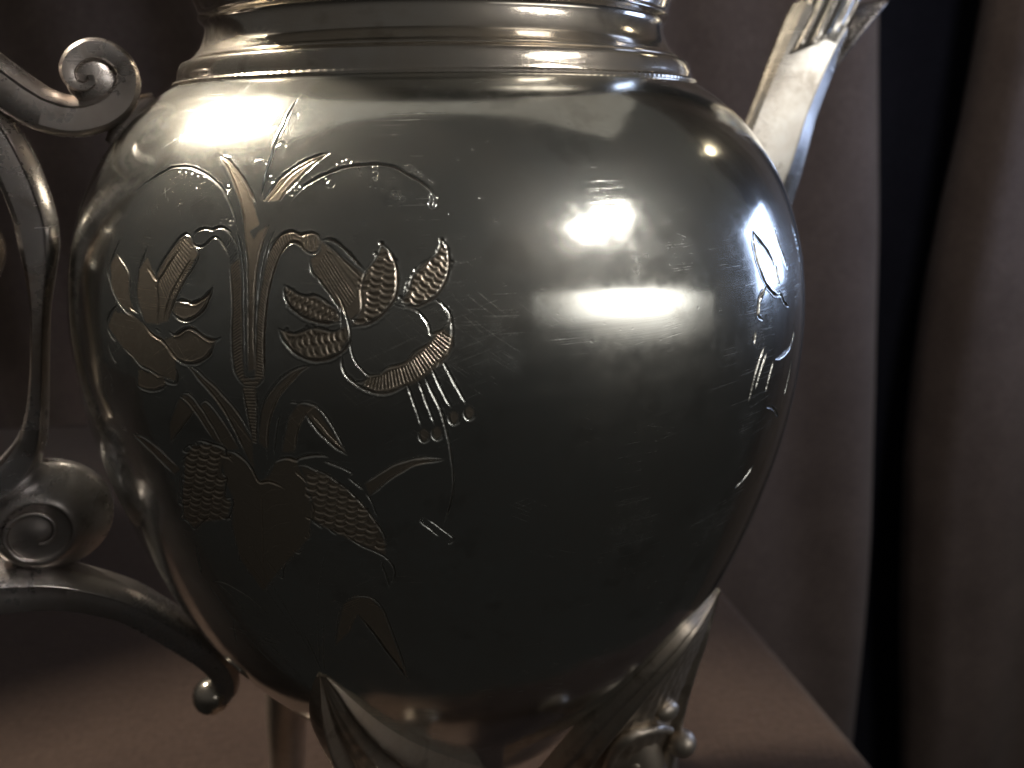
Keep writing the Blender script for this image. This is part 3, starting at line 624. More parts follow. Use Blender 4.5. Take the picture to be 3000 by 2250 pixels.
26 79 0 -2056 -2637 -1994 -2678
26 93 0 -2056 -2678 -1995 -2716
24 56 0 -2057 -2718 -1996 -2754
27 57 0 -2057 -2759 -1997 -2792
27 61 0 -2058 -2799 -1998 -2831
27 87 0 -2059 -2840 -1999 -2869
27 78 0 -2060 -2881 -1999 -2907
27 64 0 -2061 -2922 -1999 -2946
26 69 0 -2062 -2963 -1999 -2984
27 87 0 -2063 -3005 -2000 -3023
25 77 0 -2065 -3046 -2001 -3062
23 57 0 -2066 -3088 -2004 -3101
25 76 0 -2070 -3130 -2008 -3141
27 80 0 -2074 -3172 -2012 -3180
23 71 0 -2079 -3214 -2016 -3220
26 77 0 -2245 -3397 -2120 -3384
23 90 0 -2240 -3441 -2120 -3429
27 59 0 -2235 -3485 -2121 -3475
25 71 0 -2231 -3530 -2121 -3521
26 68 0 -2226 -3574 -2122 -3567
24 75 0 -2223 -3619 -2124 -3614
27 60 0 -2220 -3665 -2126 -3660
23 81 0 -2218 -3710 -2129 -3707
27 76 0 -2215 -3756 -2132 -3755
25 90 0 -2213 -3802 -2134 -3802
26 59 0 -2211 -3848 -2139 -3850
27 64 0 -2209 -3895 -2143 -3898
24 89 0 -2207 -3941 -2147 -3946
25 88 0 -2205 -3988 -2152 -3995
23 91 0 -2203 -4035 -2156 -4044
23 62 0 -2200 -4082 -2158 -4092
25 70 0 -2198 -4129 -2160 -4141
25 92 0 -2195 -4176 -2162 -4190
26 56 0 -2257 -3257 -2038 -3212
24 78 0 -2239 -3306 -2072 -3281
25 85 0 -2221 -3356 -2106 -3350
22 44 0 -1580 -1323 -1566 -1442
21 67 0 -1532 -1317 -1522 -1478
22 65 0 -1482 -1317 -1469 -1493
25 61 0 -1434 -1323 -1420 -1486
23 60 0 -1390 -1342 -1378 -1455
22 81 0 -1290 -1519 -960 -2086
22 81 0 -1306 -1553 -981 -2118
22 79 0 -1323 -1586 -1001 -2151
24 70 0 -1339 -1619 -1022 -2183
22 54 0 -1356 -1652 -1043 -2215
24 62 0 -1372 -1686 -1063 -2248
23 54 0 -1389 -1719 -1084 -2280
20 54 0 -1247 -1443 -943 -1737
24 55 0 -1265 -1456 -950 -1769
25 62 0 -1283 -1468 -956 -1800
20 53 0 -938 -1823 -1137 -1603
21 45 0 -940 -1852 -1153 -1595
20 70 0 -942 -1881 -1168 -1586
19 62 0 -943 -1911 -1184 -1577
19 51 0 -945 -1940 -1199 -1569
18 43 0 -947 -1970 -1215 -1560
22 67 0 -948 -1999 -1230 -1552
22 66 0 -950 -2029 -1246 -1543
22 47 0 -952 -2059 -1262 -1534
28 95 0 -847 -3168 -887 -3258
28 117 0 -815 -3164 -851 -3277
29 118 0 -782 -3160 -815 -3295
26 103 0 -750 -3157 -779 -3314
28 107 0 -719 -3146 -740 -3316
28 112 0 -690 -3125 -701 -3308
26 116 0 -662 -3103 -662 -3301
27 100 0 -634 -3082 -623 -3294
29 105 0 -604 -3064 -585 -3280
27 82 0 -572 -3052 -548 -3261
27 101 0 -540 -3040 -511 -3241
30 115 0 -509 -3028 -474 -3222
27 90 0 -477 -3018 -435 -3210
29 84 0 -450 -2994 -398 -3196
27 71 0 -424 -2968 -362 -3175
26 97 0 -399 -2940 -328 -3147
28 101 0 -373 -2914 -295 -3119
27 118 0 -346 -2888 -262 -3090
28 78 0 -321 -2861 -233 -3054
25 119 0 -295 -2834 -204 -3019
30 116 0 -269 -2808 -174 -2983
28 86 0 -245 -2779 -146 -2948
25 83 0 -220 -2751 -117 -2912
26 116 0 -196 -2722 -90 -2874
29 109 0 -172 -2693 -63 -2836
26 82 0 -152 -2660 -37 -2798
26 117 0 -134 -2625 -21 -2751
26 110 0 -113 -2593 -4 -2705
28 97 0 -87 -2569 13 -2660
25 58 0 -3141 -1406 -2982 -1517
23 55 0 -3160 -1443 -2995 -1566
21 50 0 -3178 -1480 -3008 -1615
22 53 0 -3198 -1517 -3021 -1664
20 84 0 -3217 -1554 -3035 -1714
22 80 0 -3237 -1591 -3049 -1763
24 75 0 -3257 -1628 -3063 -1813
23 82 0 -3277 -1666 -3078 -1863
24 74 0 -3298 -1704 -3096 -1913
23 73 0 -3316 -1743 -3116 -1962
24 68 0 -3333 -1782 -3137 -2012
23 54 0 -3351 -1822 -3157 -2062
24 66 0 -3370 -1862 -3179 -2112
20 55 0 -3388 -1902 -3201 -2163
24 58 0 -3407 -1942 -3223 -2213
22 73 0 -3427 -1983 -3246 -2264
24 60 0 -3447 -2023 -3269 -2316
22 64 0 -2903 -1701 -2962 -1705
20 80 0 -2919 -1732 -2978 -1734
20 83 0 -2935 -1764 -2994 -1763
21 54 0 -2951 -1796 -3010 -1792
24 78 0 -2967 -1827 -3026 -1822
21 68 0 -2984 -1859 -3042 -1851
22 74 0 -3000 -1891 -3059 -1881
21 78 0 -3017 -1923 -3075 -1910
25 74 0 -3034 -1955 -3092 -1940
25 82 0 -3051 -1987 -3109 -1970
22 79 0 -3068 -2020 -3124 -2001
24 70 0 -3084 -2053 -3139 -2032
21 71 0 -3100 -2086 -3155 -2063
25 60 0 -3117 -2120 -3170 -2094
23 80 0 -3133 -2153 -3186 -2126
23 50 0 -3150 -2187 -3202 -2157
23 58 0 -3167 -2221 -3218 -2189
64 115 0 -928 -1894 -903 -1912 -878 -1921 -852 -1921 -824 -1909
64 92 0 -935 -1970 -910 -1987 -885 -1996 -859 -1995 -831 -1985
64 120 0 -985 -2387 -961 -2406 -936 -2415 -909 -2414 -882 -2406
64 105 0 -759 -1539 -734 -1557 -708 -1566 -681 -1566 -653 -1552
64 90 0 -765 -1633 -741 -1654 -715 -1664 -688 -1663 -661 -1657
64 106 0 -778 -1710 -754 -1733 -728 -1743 -702 -1742 -674 -1730
64 90 0 -780 -1784 -756 -1804 -731 -1814 -704 -1813 -677 -1806
64 109 0 -794 -1879 -770 -1896 -745 -1906 -718 -1906 -691 -1894
64 106 0 -816 -1950 -791 -1967 -766 -1977 -740 -1976 -712 -1962
64 121 0 -827 -2041 -803 -2059 -778 -2069 -752 -2068 -724 -2054
64 113 0 -825 -2117 -802 -2140 -777 -2150 -751 -2149 -724 -2142
64 117 0 -840 -2194 -816 -2211 -791 -2221 -765 -2220 -737 -2207
64 105 0 -847 -2281 -823 -2301 -798 -2310 -772 -2310 -744 -2297
64 125 0 -852 -2368 -828 -2389 -803 -2399 -777 -2398 -750 -2389
64 116 0 -642 -1616 -617 -1637 -592 -1646 -566 -1646 -538 -1635
64 89 0 -658 -1684 -633 -1700 -608 -1709 -581 -1709 -554 -1698
64 83 0 -670 -1763 -646 -1779 -621 -1789 -594 -1788 -566 -1775
64 97 0 -669 -1850 -645 -1868 -619 -1878 -593 -1877 -566 -1866
64 116 0 -680 -1937 -656 -1958 -631 -1968 -605 -1967 -578 -1960
64 103 0 -690 -2013 -666 -2034 -641 -2044 -615 -2043 -588 -2036
64 86 0 -710 -2100 -686 -2118 -661 -2128 -635 -2128 -608 -2117
64 85 0 -707 -2175 -684 -2194 -659 -2204 -633 -2204 -605 -2191
64 105 0 -732 -2255 -709 -2279 -684 -2289 -658 -2288 -630 -2274
64 96 0 -336 -1748 -323 -1777 -304 -1795 -282 -1805 -255 -1806
64 90 0 -372 -1829 -356 -1853 -338 -1871 -315 -1881 -290 -1884
64 87 0 -393 -1889 -379 -1919 -361 -1937 -338 -1946 -312 -1947
64 111 0 -429 -1967 -414 -1992 -395 -2010 -373 -2019 -346 -2020
64 119 0 -497 -2101 -481 -2126 -463 -2145 -440 -2154 -416 -2158
64 103 0 -66 -1452 -53 -1481 -34 -1500 -11 -1509 17 -1508
64 106 0 -98 -1518 -85 -1548 -66 -1566 -43 -1576 -17 -1576
64 89 0 -128 -1575 -114 -1605 -96 -1623 -73 -1633 -47 -1634
64 122 0 -171 -1651 -157 -1679 -139 -1697 -116 -1707 -90 -1708
64 84 0 -190 -1708 -177 -1738 -159 -1756 -136 -1765 -109 -1765
64 93 0 -227 -1781 -213 -1808 -194 -1827 -172 -1836 -144 -1833
64 109 0 -258 -1842 -245 -1872 -227 -1890 -205 -1900 -179 -1903
64 112 0 -293 -1928 -277 -1952 -259 -1971 -237 -1980 -209 -1978
64 97 0 -313 -1982 -300 -2012 -282 -2031 -259 -2040 -234 -2043
64 100 0 -352 -2051 -338 -2079 -320 -2098 -298 -2107 -271 -2107
64 125 0 -379 -2119 -366 -2150 -348 -2168 -326 -2178 -299 -2178
64 125 0 -30 -1604 -16 -1631 3 -1650 25 -1659 53 -1659
64 99 0 -54 -1674 -38 -1698 -20 -1717 3 -1726 28 -1731
64 119 0 -84 -1738 -71 -1768 -53 -1787 -30 -1796 -4 -1798
64 104 0 -122 -1809 -107 -1835 -89 -1853 -67 -1863 -42 -1866
64 94 0 -144 -1872 -132 -1903 -113 -1921 -91 -1931 -65 -1933
64 104 0 -184 -1937 -170 -1965 -152 -1983 -130 -1993 -104 -1994
64 93 0 -222 -2010 -208 -2039 -190 -2057 -168 -2067 -142 -2068
64 84 0 -245 -2074 -231 -2104 -213 -2122 -191 -2132 -166 -2135
59 96 0 -1710 -2229 -1688 -2213 -1674 -2193 -1668 -2167 -1672 -2136
59 100 0 -1658 -2263 -1633 -2248 -1618 -2228 -1613 -2203 -1612 -2174
59 108 0 -1594 -2306 -1569 -2291 -1554 -2271 -1548 -2246 -1553 -2214
59 115 0 -1526 -2330 -1506 -2314 -1492 -2293 -1486 -2268 -1490 -2236
59 91 0 -1478 -2374 -1456 -2359 -1442 -2338 -1436 -2313 -1434 -2285
59 87 0 -1420 -2404 -1397 -2388 -1383 -2368 -1377 -2343 -1377 -2314
59 103 0 -1370 -2437 -1349 -2421 -1335 -2401 -1328 -2375 -1328 -2346
59 99 0 -1742 -2082 -1722 -2064 -1708 -2044 -1702 -2019 -1707 -1988
59 84 0 -1686 -2110 -1661 -2095 -1647 -2075 -1642 -2050 -1646 -2019
59 80 0 -1635 -2154 -1610 -2140 -1596 -2119 -1590 -2094 -1595 -2064
59 82 0 -1567 -2179 -1544 -2164 -1530 -2143 -1524 -2118 -1530 -2087
59 93 0 -1516 -2209 -1494 -2194 -1480 -2173 -1474 -2148 -1474 -2120
59 87 0 -1457 -2246 -1438 -2229 -1424 -2209 -1418 -2183 -1420 -2154
59 78 0 -1404 -2275 -1385 -2258 -1372 -2238 -1366 -2212 -1366 -2184
59 87 0 -1339 -2314 -1319 -2298 -1305 -2277 -1299 -2252 -1299 -2224
59 92 0 -1289 -2345 -1266 -2331 -1252 -2310 -1246 -2285 -1244 -2258
59 80 0 -1242 -2379 -1221 -2363 -1207 -2343 -1201 -2318 -1201 -2289
59 95 0 -1188 -2405 -1164 -2391 -1150 -2371 -1144 -2346 -1144 -2317
59 97 0 -1423 -2478 -1429 -2509 -1431 -2539 -1423 -2568 -1407 -2595
59 78 0 -1486 -2492 -1497 -2525 -1498 -2555 -1490 -2584 -1471 -2610
59 90 0 -1711 -2541 -1722 -2573 -1724 -2604 -1716 -2633 -1700 -2660
59 79 0 -1107 -2541 -1114 -2573 -1116 -2603 -1108 -2631 -1096 -2659
59 112 0 -1177 -2555 -1183 -2587 -1184 -2617 -1177 -2646 -1163 -2673
59 113 0 -1227 -2570 -1239 -2602 -1241 -2633 -1233 -2661 -1220 -2689
59 105 0 -1304 -2597 -1312 -2629 -1313 -2660 -1306 -2688 -1287 -2715
59 103 0 -1366 -2601 -1375 -2633 -1376 -2664 -1369 -2693 -1355 -2720
59 108 0 -1442 -2624 -1455 -2657 -1456 -2688 -1449 -2717 -1433 -2744
59 103 0 -1516 -2626 -1528 -2659 -1529 -2689 -1522 -2718 -1507 -2745
59 82 0 -1574 -2651 -1587 -2685 -1589 -2715 -1581 -2744 -1562 -2771
59 89 0 -1651 -2658 -1664 -2692 -1666 -2722 -1658 -2751 -1645 -2779
59 80 0 -1120 -2681 -1130 -2713 -1132 -2744 -1125 -2773 -1110 -2800
59 84 0 -1187 -2702 -1195 -2734 -1196 -2765 -1189 -2794 -1173 -2821
59 112 0 -1255 -2706 -1267 -2739 -1269 -2770 -1262 -2799 -1250 -2827
59 81 0 -1319 -2730 -1328 -2762 -1329 -2793 -1322 -2822 -1305 -2849
59 86 0 -1398 -2742 -1410 -2775 -1412 -2806 -1404 -2835 -1388 -2862
59 84 0 -1462 -2750 -1470 -2782 -1471 -2813 -1464 -2842 -1448 -2869
59 76 0 -1540 -2778 -1548 -2811 -1549 -2842 -1542 -2871 -1526 -2898
64 106 0 -3093 -4415 -3066 -4438 -3033 -4444 -2996 -4436 -2954 -4409
64 101 0 -3124 -4518 -3094 -4534 -3061 -4540 -3024 -4531 -2982 -4508
64 102 0 -3171 -4602 -3142 -4621 -3109 -4626 -3070 -4617 -3029 -4599
64 113 0 -3213 -4727 -3183 -4745 -3149 -4750 -3110 -4741 -3068 -4722
64 97 0 -3228 -4808 -3200 -4833 -3166 -4838 -3126 -4828 -3083 -4807
64 108 0 -3296 -4936 -3266 -4955 -3230 -4959 -3190 -4948 -3142 -4918
64 86 0 -3339 -5038 -3307 -5053 -3271 -5057 -3229 -5046 -3184 -5024
64 109 0 -3388 -5173 -3356 -5188 -3319 -5192 -3276 -5179 -3226 -5147
64 105 0 -3416 -5267 -3384 -5284 -3347 -5288 -3304 -5275 -3253 -5242
64 107 0 -3481 -5387 -3451 -5410 -3413 -5413 -3368 -5399 -3317 -5371
64 123 0 -3530 -5518 -3498 -5538 -3459 -5540 -3413 -5525 -3358 -5489
64 101 0 -2913 -4348 -2886 -4370 -2855 -4376 -2820 -4369 -2781 -4349
64 94 0 -2951 -4446 -2924 -4470 -2893 -4476 -2857 -4469 -2820 -4453
64 126 0 -2983 -4565 -2953 -4579 -2921 -4586 -2885 -4578 -2846 -4558
64 90 0 -3032 -4669 -3003 -4688 -2971 -4693 -2934 -4685 -2894 -4666
64 121 0 -3062 -4765 -3031 -4779 -2999 -4785 -2961 -4776 -2920 -4754
64 115 0 -3089 -4874 -3061 -4897 -3028 -4902 -2990 -4893 -2947 -4866
64 103 0 -3125 -4974 -3095 -4991 -3062 -4996 -3023 -4986 -2980 -4963
64 93 0 -3164 -5079 -3134 -5097 -3100 -5102 -3061 -5091 -3018 -5071
64 95 0 -3217 -5198 -3188 -5216 -3153 -5221 -3113 -5210 -3067 -5182
64 114 0 -3261 -5307 -3232 -5326 -3196 -5331 -3155 -5319 -3108 -5290
64 105 0 -3310 -5423 -3280 -5443 -3244 -5447 -3202 -5434 -3155 -5408
64 104 0 -3344 -5536 -3312 -5551 -3275 -5554 -3232 -5541 -3182 -5509
64 102 0 -3400 -5660 -3367 -5675 -3329 -5678 -3285 -5663 -3233 -5630
64 88 0 -3484 -5814 -3450 -5828 -3411 -5830 -3364 -5814 -3309 -5776
64 94 0 -2780 -4399 -2754 -4421 -2724 -4428 -2690 -4421 -2653 -4403
64 114 0 -2816 -4506 -2789 -4526 -2758 -4533 -2724 -4526 -2685 -4504
64 96 0 -2853 -4602 -2826 -4619 -2795 -4626 -2760 -4619 -2723 -4603
64 92 0 -2876 -4695 -2848 -4714 -2817 -4720 -2782 -4713 -2744 -4694
64 104 0 -2911 -4807 -2883 -4826 -2852 -4832 -2816 -4824 -2775 -4798
64 113 0 -2945 -4899 -2918 -4918 -2886 -4924 -2849 -4916 -2810 -4897
64 87 0 -2983 -5019 -2957 -5042 -2924 -5048 -2887 -5039 -2845 -5013
64 116 0 -3019 -5116 -2991 -5133 -2958 -5139 -2920 -5129 -2876 -5100
64 114 0 -3067 -5246 -3039 -5268 -3006 -5273 -2967 -5263 -2922 -5232
64 107 0 -3094 -5336 -3066 -5359 -3033 -5364 -2993 -5353 -2951 -5332
64 91 0 -3146 -5453 -3118 -5475 -3084 -5480 -3044 -5468 -2998 -5441
64 91 0 -3199 -5569 -3171 -5592 -3136 -5597 -3095 -5584 -3048 -5556
64 123 0 -3256 -5692 -3227 -5714 -3191 -5717 -3149 -5704 -3102 -5680
64 114 0 -2655 -4457 -2628 -4473 -2599 -4481 -2566 -4474 -2530 -4459
64 124 0 -2783 -4862 -2757 -4883 -2726 -4890 -2691 -4882 -2651 -4856
64 88 0 -2813 -4941 -2788 -4965 -2757 -4972 -2721 -4964 -2682 -4941
64 113 0 -2854 -5070 -2829 -5094 -2798 -5100 -2762 -5092 -2722 -5072
64 119 0 -2892 -5177 -2864 -5196 -2833 -5202 -2796 -5193 -2756 -5173
64 94 0 -2934 -5288 -2906 -5307 -2874 -5313 -2837 -5303 -2797 -5285
64 85 0 -2951 -5378 -2926 -5404 -2893 -5410 -2855 -5400 -2814 -5378
64 103 0 -2998 -5506 -2968 -5522 -2935 -5528 -2897 -5517 -2855 -5496
64 84 0 -3056 -5635 -3027 -5651 -2993 -5656 -2953 -5645 -2908 -5616
64 89 0 -2745 -5223 -2720 -5248 -2690 -5255 -2655 -5247 -2614 -5220
64 90 0 -2791 -5326 -2763 -5342 -2732 -5349 -2696 -5340 -2654 -5312
64 84 0 -2815 -5434 -2787 -5450 -2755 -5456 -2719 -5447 -2677 -5419
64 122 0 -2866 -5552 -2842 -5579 -2810 -5585 -2772 -5575 -2732 -5555
64 76 0 -1582 -4632 -1558 -4647 -1532 -4654 -1505 -4648 -1476 -4631
64 107 0 -1603 -4725 -1579 -4741 -1553 -4748 -1526 -4742 -1496 -4723
64 107 0 -1624 -4833 -1600 -4855 -1575 -4862 -1547 -4856 -1517 -4835
64 113 0 -1635 -4945 -1612 -4965 -1586 -4973 -1558 -4966 -1528 -4947
64 76 0 -1469 -4587 -1446 -4613 -1421 -4620 -1394 -4615 -1365 -4593
64 93 0 -1477 -4682 -1455 -4705 -1429 -4712 -1402 -4707 -1373 -4684
64 80 0 -1484 -4787 -1461 -4806 -1436 -4814 -1408 -4808 -1379 -4790
64 106 0 -1501 -4886 -1478 -4910 -1453 -4918 -1425 -4912 -1396 -4892
64 81 0 -1515 -4985 -1491 -5002 -1465 -5010 -1438 -5004 -1408 -4984
64 84 0 -1547 -5079 -1523 -5100 -1497 -5107 -1470 -5101 -1439 -5076
64 92 0 -1556 -5203 -1533 -5223 -1507 -5231 -1479 -5224 -1449 -5209
64 102 0 -1568 -5316 -1544 -5336 -1518 -5344 -1490 -5337 -1460 -5317
64 107 0 -1601 -5409 -1577 -5427 -1550 -5434 -1522 -5427 -1491 -5407
64 99 0 -1360 -4750 -1337 -4771 -1312 -4779 -1286 -4774 -1257 -4754
64 80 0 -1381 -4836 -1357 -4856 -1332 -4864 -1305 -4859 -1277 -4840
64 93 0 -1388 -4936 -1365 -4954 -1340 -4962 -1313 -4957 -1284 -4942
64 78 0 -1412 -5044 -1388 -5063 -1363 -5071 -1335 -5065 -1306 -5043
64 83 0 -1420 -5140 -1397 -5164 -1371 -5172 -1344 -5166 -1313 -5142
64 99 0 -1437 -5243 -1413 -5261 -1387 -5269 -1359 -5263 -1329 -5238
64 114 0 -1470 -5361 -1446 -5378 -1420 -5386 -1392 -5380 -1361 -5354
64 76 0 -1484 -5457 -1461 -5482 -1435 -5490 -1406 -5483 -1375 -5458
64 77 0 -1248 -4796 -1225 -4816 -1201 -4824 -1174 -4819 -1146 -4806
64 86 0 -1263 -4904 -1240 -4928 -1216 -4936 -1189 -4931 -1160 -4910
64 91 0 -1291 -4991 -1268 -5012 -1243 -5021 -1216 -5015 -1187 -5000
64 89 0 -1295 -5092 -1271 -5109 -1246 -5117 -1219 -5112 -1190 -5090
64 79 0 -1319 -5187 -1297 -5212 -1271 -5221 -1244 -5215 -1216 -5201
64 105 0 -1342 -5316 -1318 -5332 -1292 -5341 -1265 -5335 -1234 -5311
64 111 0 -1343 -5413 -1319 -5431 -1293 -5439 -1265 -5433 -1236 -5413
64 111 0 -1370 -5528 -1347 -5553 -1321 -5561 -1293 -5555 -1264 -5539
64 107 0 -1166 -4965 -1142 -4983 -1118 -4992 -1091 -4987 -1063 -4971
64 85 0 -1179 -5066 -1156 -5085 -1131 -5094 -1104 -5089 -1076 -5070
64 96 0 -1195 -5143 -1173 -5168 -1148 -5177 -1121 -5172 -1092 -5151
64 107 0 -1208 -5252 -1186 -5278 -1160 -5287 -1133 -5281 -1104 -5257
64 90 0 -1211 -5355 -1188 -5383 -1163 -5391 -1136 -5386 -1106 -5364
64 77 0 -1241 -5479 -1218 -5501 -1192 -5510 -1165 -5504 -1136 -5489
64 114 0 -1255 -5571 -1231 -5596 -1206 -5604 -1178 -5598 -1149 -5579
64 113 0 -1060 -5126 -1037 -5145 -1012 -5154 -985 -5150 -958 -5135
64 98 0 -1082 -5220 -1058 -5238 -1033 -5247 -1007 -5242 -978 -5223
64 91 0 -1097 -5319 -1073 -5336 -1048 -5346 -1022 -5341 -993 -5321
64 102 0 -1105 -5435 -1082 -5460 -1057 -5469 -1030 -5464 -1001 -5448
64 109 0 -1132 -5546 -1108 -5567 -1083 -5576 -1055 -5571 -1027 -5557
64 86 0 -1141 -5660 -1117 -5680 -1092 -5690 -1064 -5684 -1035 -5666
64 80 0 -987 -5377 -964 -5402 -940 -5412 -913 -5407 -884 -5387
64 107 0 -992 -5486 -968 -5507 -943 -5516 -916 -5511 -888 -5499
64 78 0 -1013 -5589 -990 -5611 -965 -5621 -938 -5616 -910 -5603
64 75 0 -1036 -5713 -1013 -5738 -988 -5748 -961 -5743 -931 -5720
64 82 0 -895 -5682 -872 -5703 -847 -5713 -820 -5709 -791 -5692
64 112 0 -919 -5781 -895 -5805 -870 -5815 -843 -5811 -814 -5796"""
POLYS = """-2427 -1720 -2318 -1626 -2267 -1965 -2247 -2416 -2246 -2879 -2229 -3226 -2107 -3262 -2073 -2710 -2050 -2267 -2019 -1968 -1963 -1569 -1873 -1363 -1733 -1266 -1595 -1308 -1453 -1282 -1392 -1320 -1360 -1413 -1412 -1528 -1542 -1501 -1654 -1402 -1719 -1411 -1828 -1565 -1893 -1801 -1940 -2083 -1970 -2443 -1987 -2858 -1997 -3220 -2092 -3357 -2236 -3356 -2346 -3175 -2372 -2813 -2369 -2349
-2317 -1185 -2221 -1285 -2164 -1385 -2120 -1282 -1997 -1192 -2039 -1367 -2093 -1764 -2095 -2406 -2100 -3102 -2177 -3157 -2172 -2184 -2214 -1666
-2261 -3374 -2095 -3357 -2156 -4193 -2205 -4200
-1350 -1392 -882 -1795 -900 -1960 -900 -2198 -921 -2294 -1009 -2391 -1067 -2319 -1126 -2248 -1236 -2058 -1414 -1800 -1464 -1611 -1364 -1527
-688 -1445 -598 -1539 -539 -1703 -531 -1903 -562 -2104 -699 -2318 -883 -2450 -1010 -2463 -911 -2306 -886 -2174 -895 -2031 -881 -1889 -823 -1724 -736 -1608
-56 -1409 1 -1492 10 -1680 -30 -1879 -131 -2065 -315 -2191 -477 -2164 -398 -2011 -357 -1847 -248 -1697 -109 -1583
-1744 -1976 -1604 -2073 -1499 -2106 -1407 -2091 -1245 -2202 -1165 -2272 -1136 -2405 -1325 -2421 -1528 -2342 -1696 -2191
-1789 -2550 -1632 -2604 -1477 -2536 -1386 -2521 -1207 -2564 -1049 -2476 -1041 -2635 -1133 -2809 -1293 -2914 -1484 -2922 -1676 -2793
-846 -3140 -723 -3116 -619 -3016 -482 -2971 -401 -2878 -291 -2768 -188 -2660 -150 -2569 -49 -2526 34 -2631 23 -2742 -30 -2871 -148 -3027 -266 -3146 -383 -3249 -462 -3267 -600 -3343 -731 -3362 -860 -3324 -915 -3257
-3164 -1384 -3035 -1394 -2954 -1530 -2888 -1601 -3047 -1954 -3192 -2299 -3262 -2550 -3443 -2625 -3466 -2138 -3470 -2000 -3500 -1933 -3347 -1631
-4478 -1894 -4366 -1718 -4025 -1978 -3980 -2286 -3848 -2539 -4134 -2443 -4370 -2229
-3835 -1905 -3708 -1693 -3466 -2034 -3443 -2625 -3660 -2620 -3837 -2223
-3155 -2278 -2914 -2280 -2727 -2171 -2649 -2065 -2722 -2288 -2873 -2455 -3053 -2508 -3197 -2412
-3705 -2647 -3383 -2852 -3156 -3070 -3170 -3419 -3375 -3390 -3645 -3318 -3846 -3233 -4113 -3076 -4449 -2806 -4299 -2554 -3871 -2563
-3174 -2752 -2933 -2631 -2733 -2734 -2584 -2753 -2689 -2981 -2865 -3101 -3073 -3112 -3239 -2993 -3363 -2849
-3809 -3349 -3375 -3390 -3346 -3506 -3547 -3620 -3774 -3639 -3853 -3608
-3211 -4612 -3029 -4386 -2765 -4332 -2588 -4376 -2591 -4466 -2663 -4627 -2694 -4760 -2652 -4856 -2729 -5171 -2649 -5273 -2772 -5579 -3011 -5684 -3216 -5773 -3399 -5940 -3526 -5784 -3437 -5366 -3299 -5015
-2552 -4392 -2369 -4471 -2258 -4654 -2192 -4826 -2061 -4691 -1951 -4475 -1776 -4377 -1699 -4423 -1628 -4770 -1604 -5089 -1684 -5682 -2136 -6317 -2549 -6926 -2743 -6340 -2709 -5664 -2595 -5200 -2652 -4914 -2653 -4625
-1657 -4489 -1390 -4604 -1190 -4805 -999 -5112 -864 -5436 -809 -5717 -825 -5932 -1074 -5775 -1339 -5585 -1496 -5483 -1639 -5339 -1586 -5046 -1617 -4773
-2989 -3156 -2633 -3412 -2344 -3785 -2208 -4190 -2234 -4635 -2291 -4454 -2472 -3898 -2714 -3485
-3132 -3626 -3002 -3593 -2816 -3836 -2602 -4297 -2726 -4221 -2928 -3856
-4108 -4486 -3730 -4568 -3340 -4865 -3462 -4972 -3853 -4675
-3146 -3661 -2957 -3840 -3408 -4414 -3368 -4132
-2844 -3735 -2768 -3660 -2543 -3962 -2392 -4327 -2562 -4356
-1476 -3019 -1665 -3107 -1927 -3412 -2054 -3708 -2130 -4179 -2037 -4275 -1973 -3844 -1816 -3442 -1556 -3091
-1617 -3567 -1432 -3584 -1124 -4279 -1330 -4058 -1547 -3703 -1659 -3979 -1708 -4279 -1856 -4295 -1730 -3748
-962 -4726 -648 -4442 -378 -4330 -105 -4347 -453 -4451 -714 -4673 -929 -4915
-1441 -6958 -1272 -6790 -1068 -6796 -941 -7063 -774 -8617 -811 -8510 -1096 -7622 -1286 -7148 -1439 -7553 -1708 -7931
-2108 -886 -1927 -570 -1648 -354 -1397 -260 -1557 -399 -1788 -678 -1903 -876
-2916 -312 -2847 -312 -2540 -516 -2293 -797 -2111 -1183 -2272 -1314 -2418 -917 -2679 -535
-351 -3924 -299 -3875 -254 -3938 -253 -3999 -299 -4075 -334 -4064
-217 -3898 -165 -3849 -120 -3912 -118 -3974 -164 -4049 -200 -4037
-38 -3684 13 -3637 58 -3699 61 -3760 15 -3833 -20 -3821
122 -3623 173 -3577 219 -3640 221 -3700 176 -3772 140 -3760"""

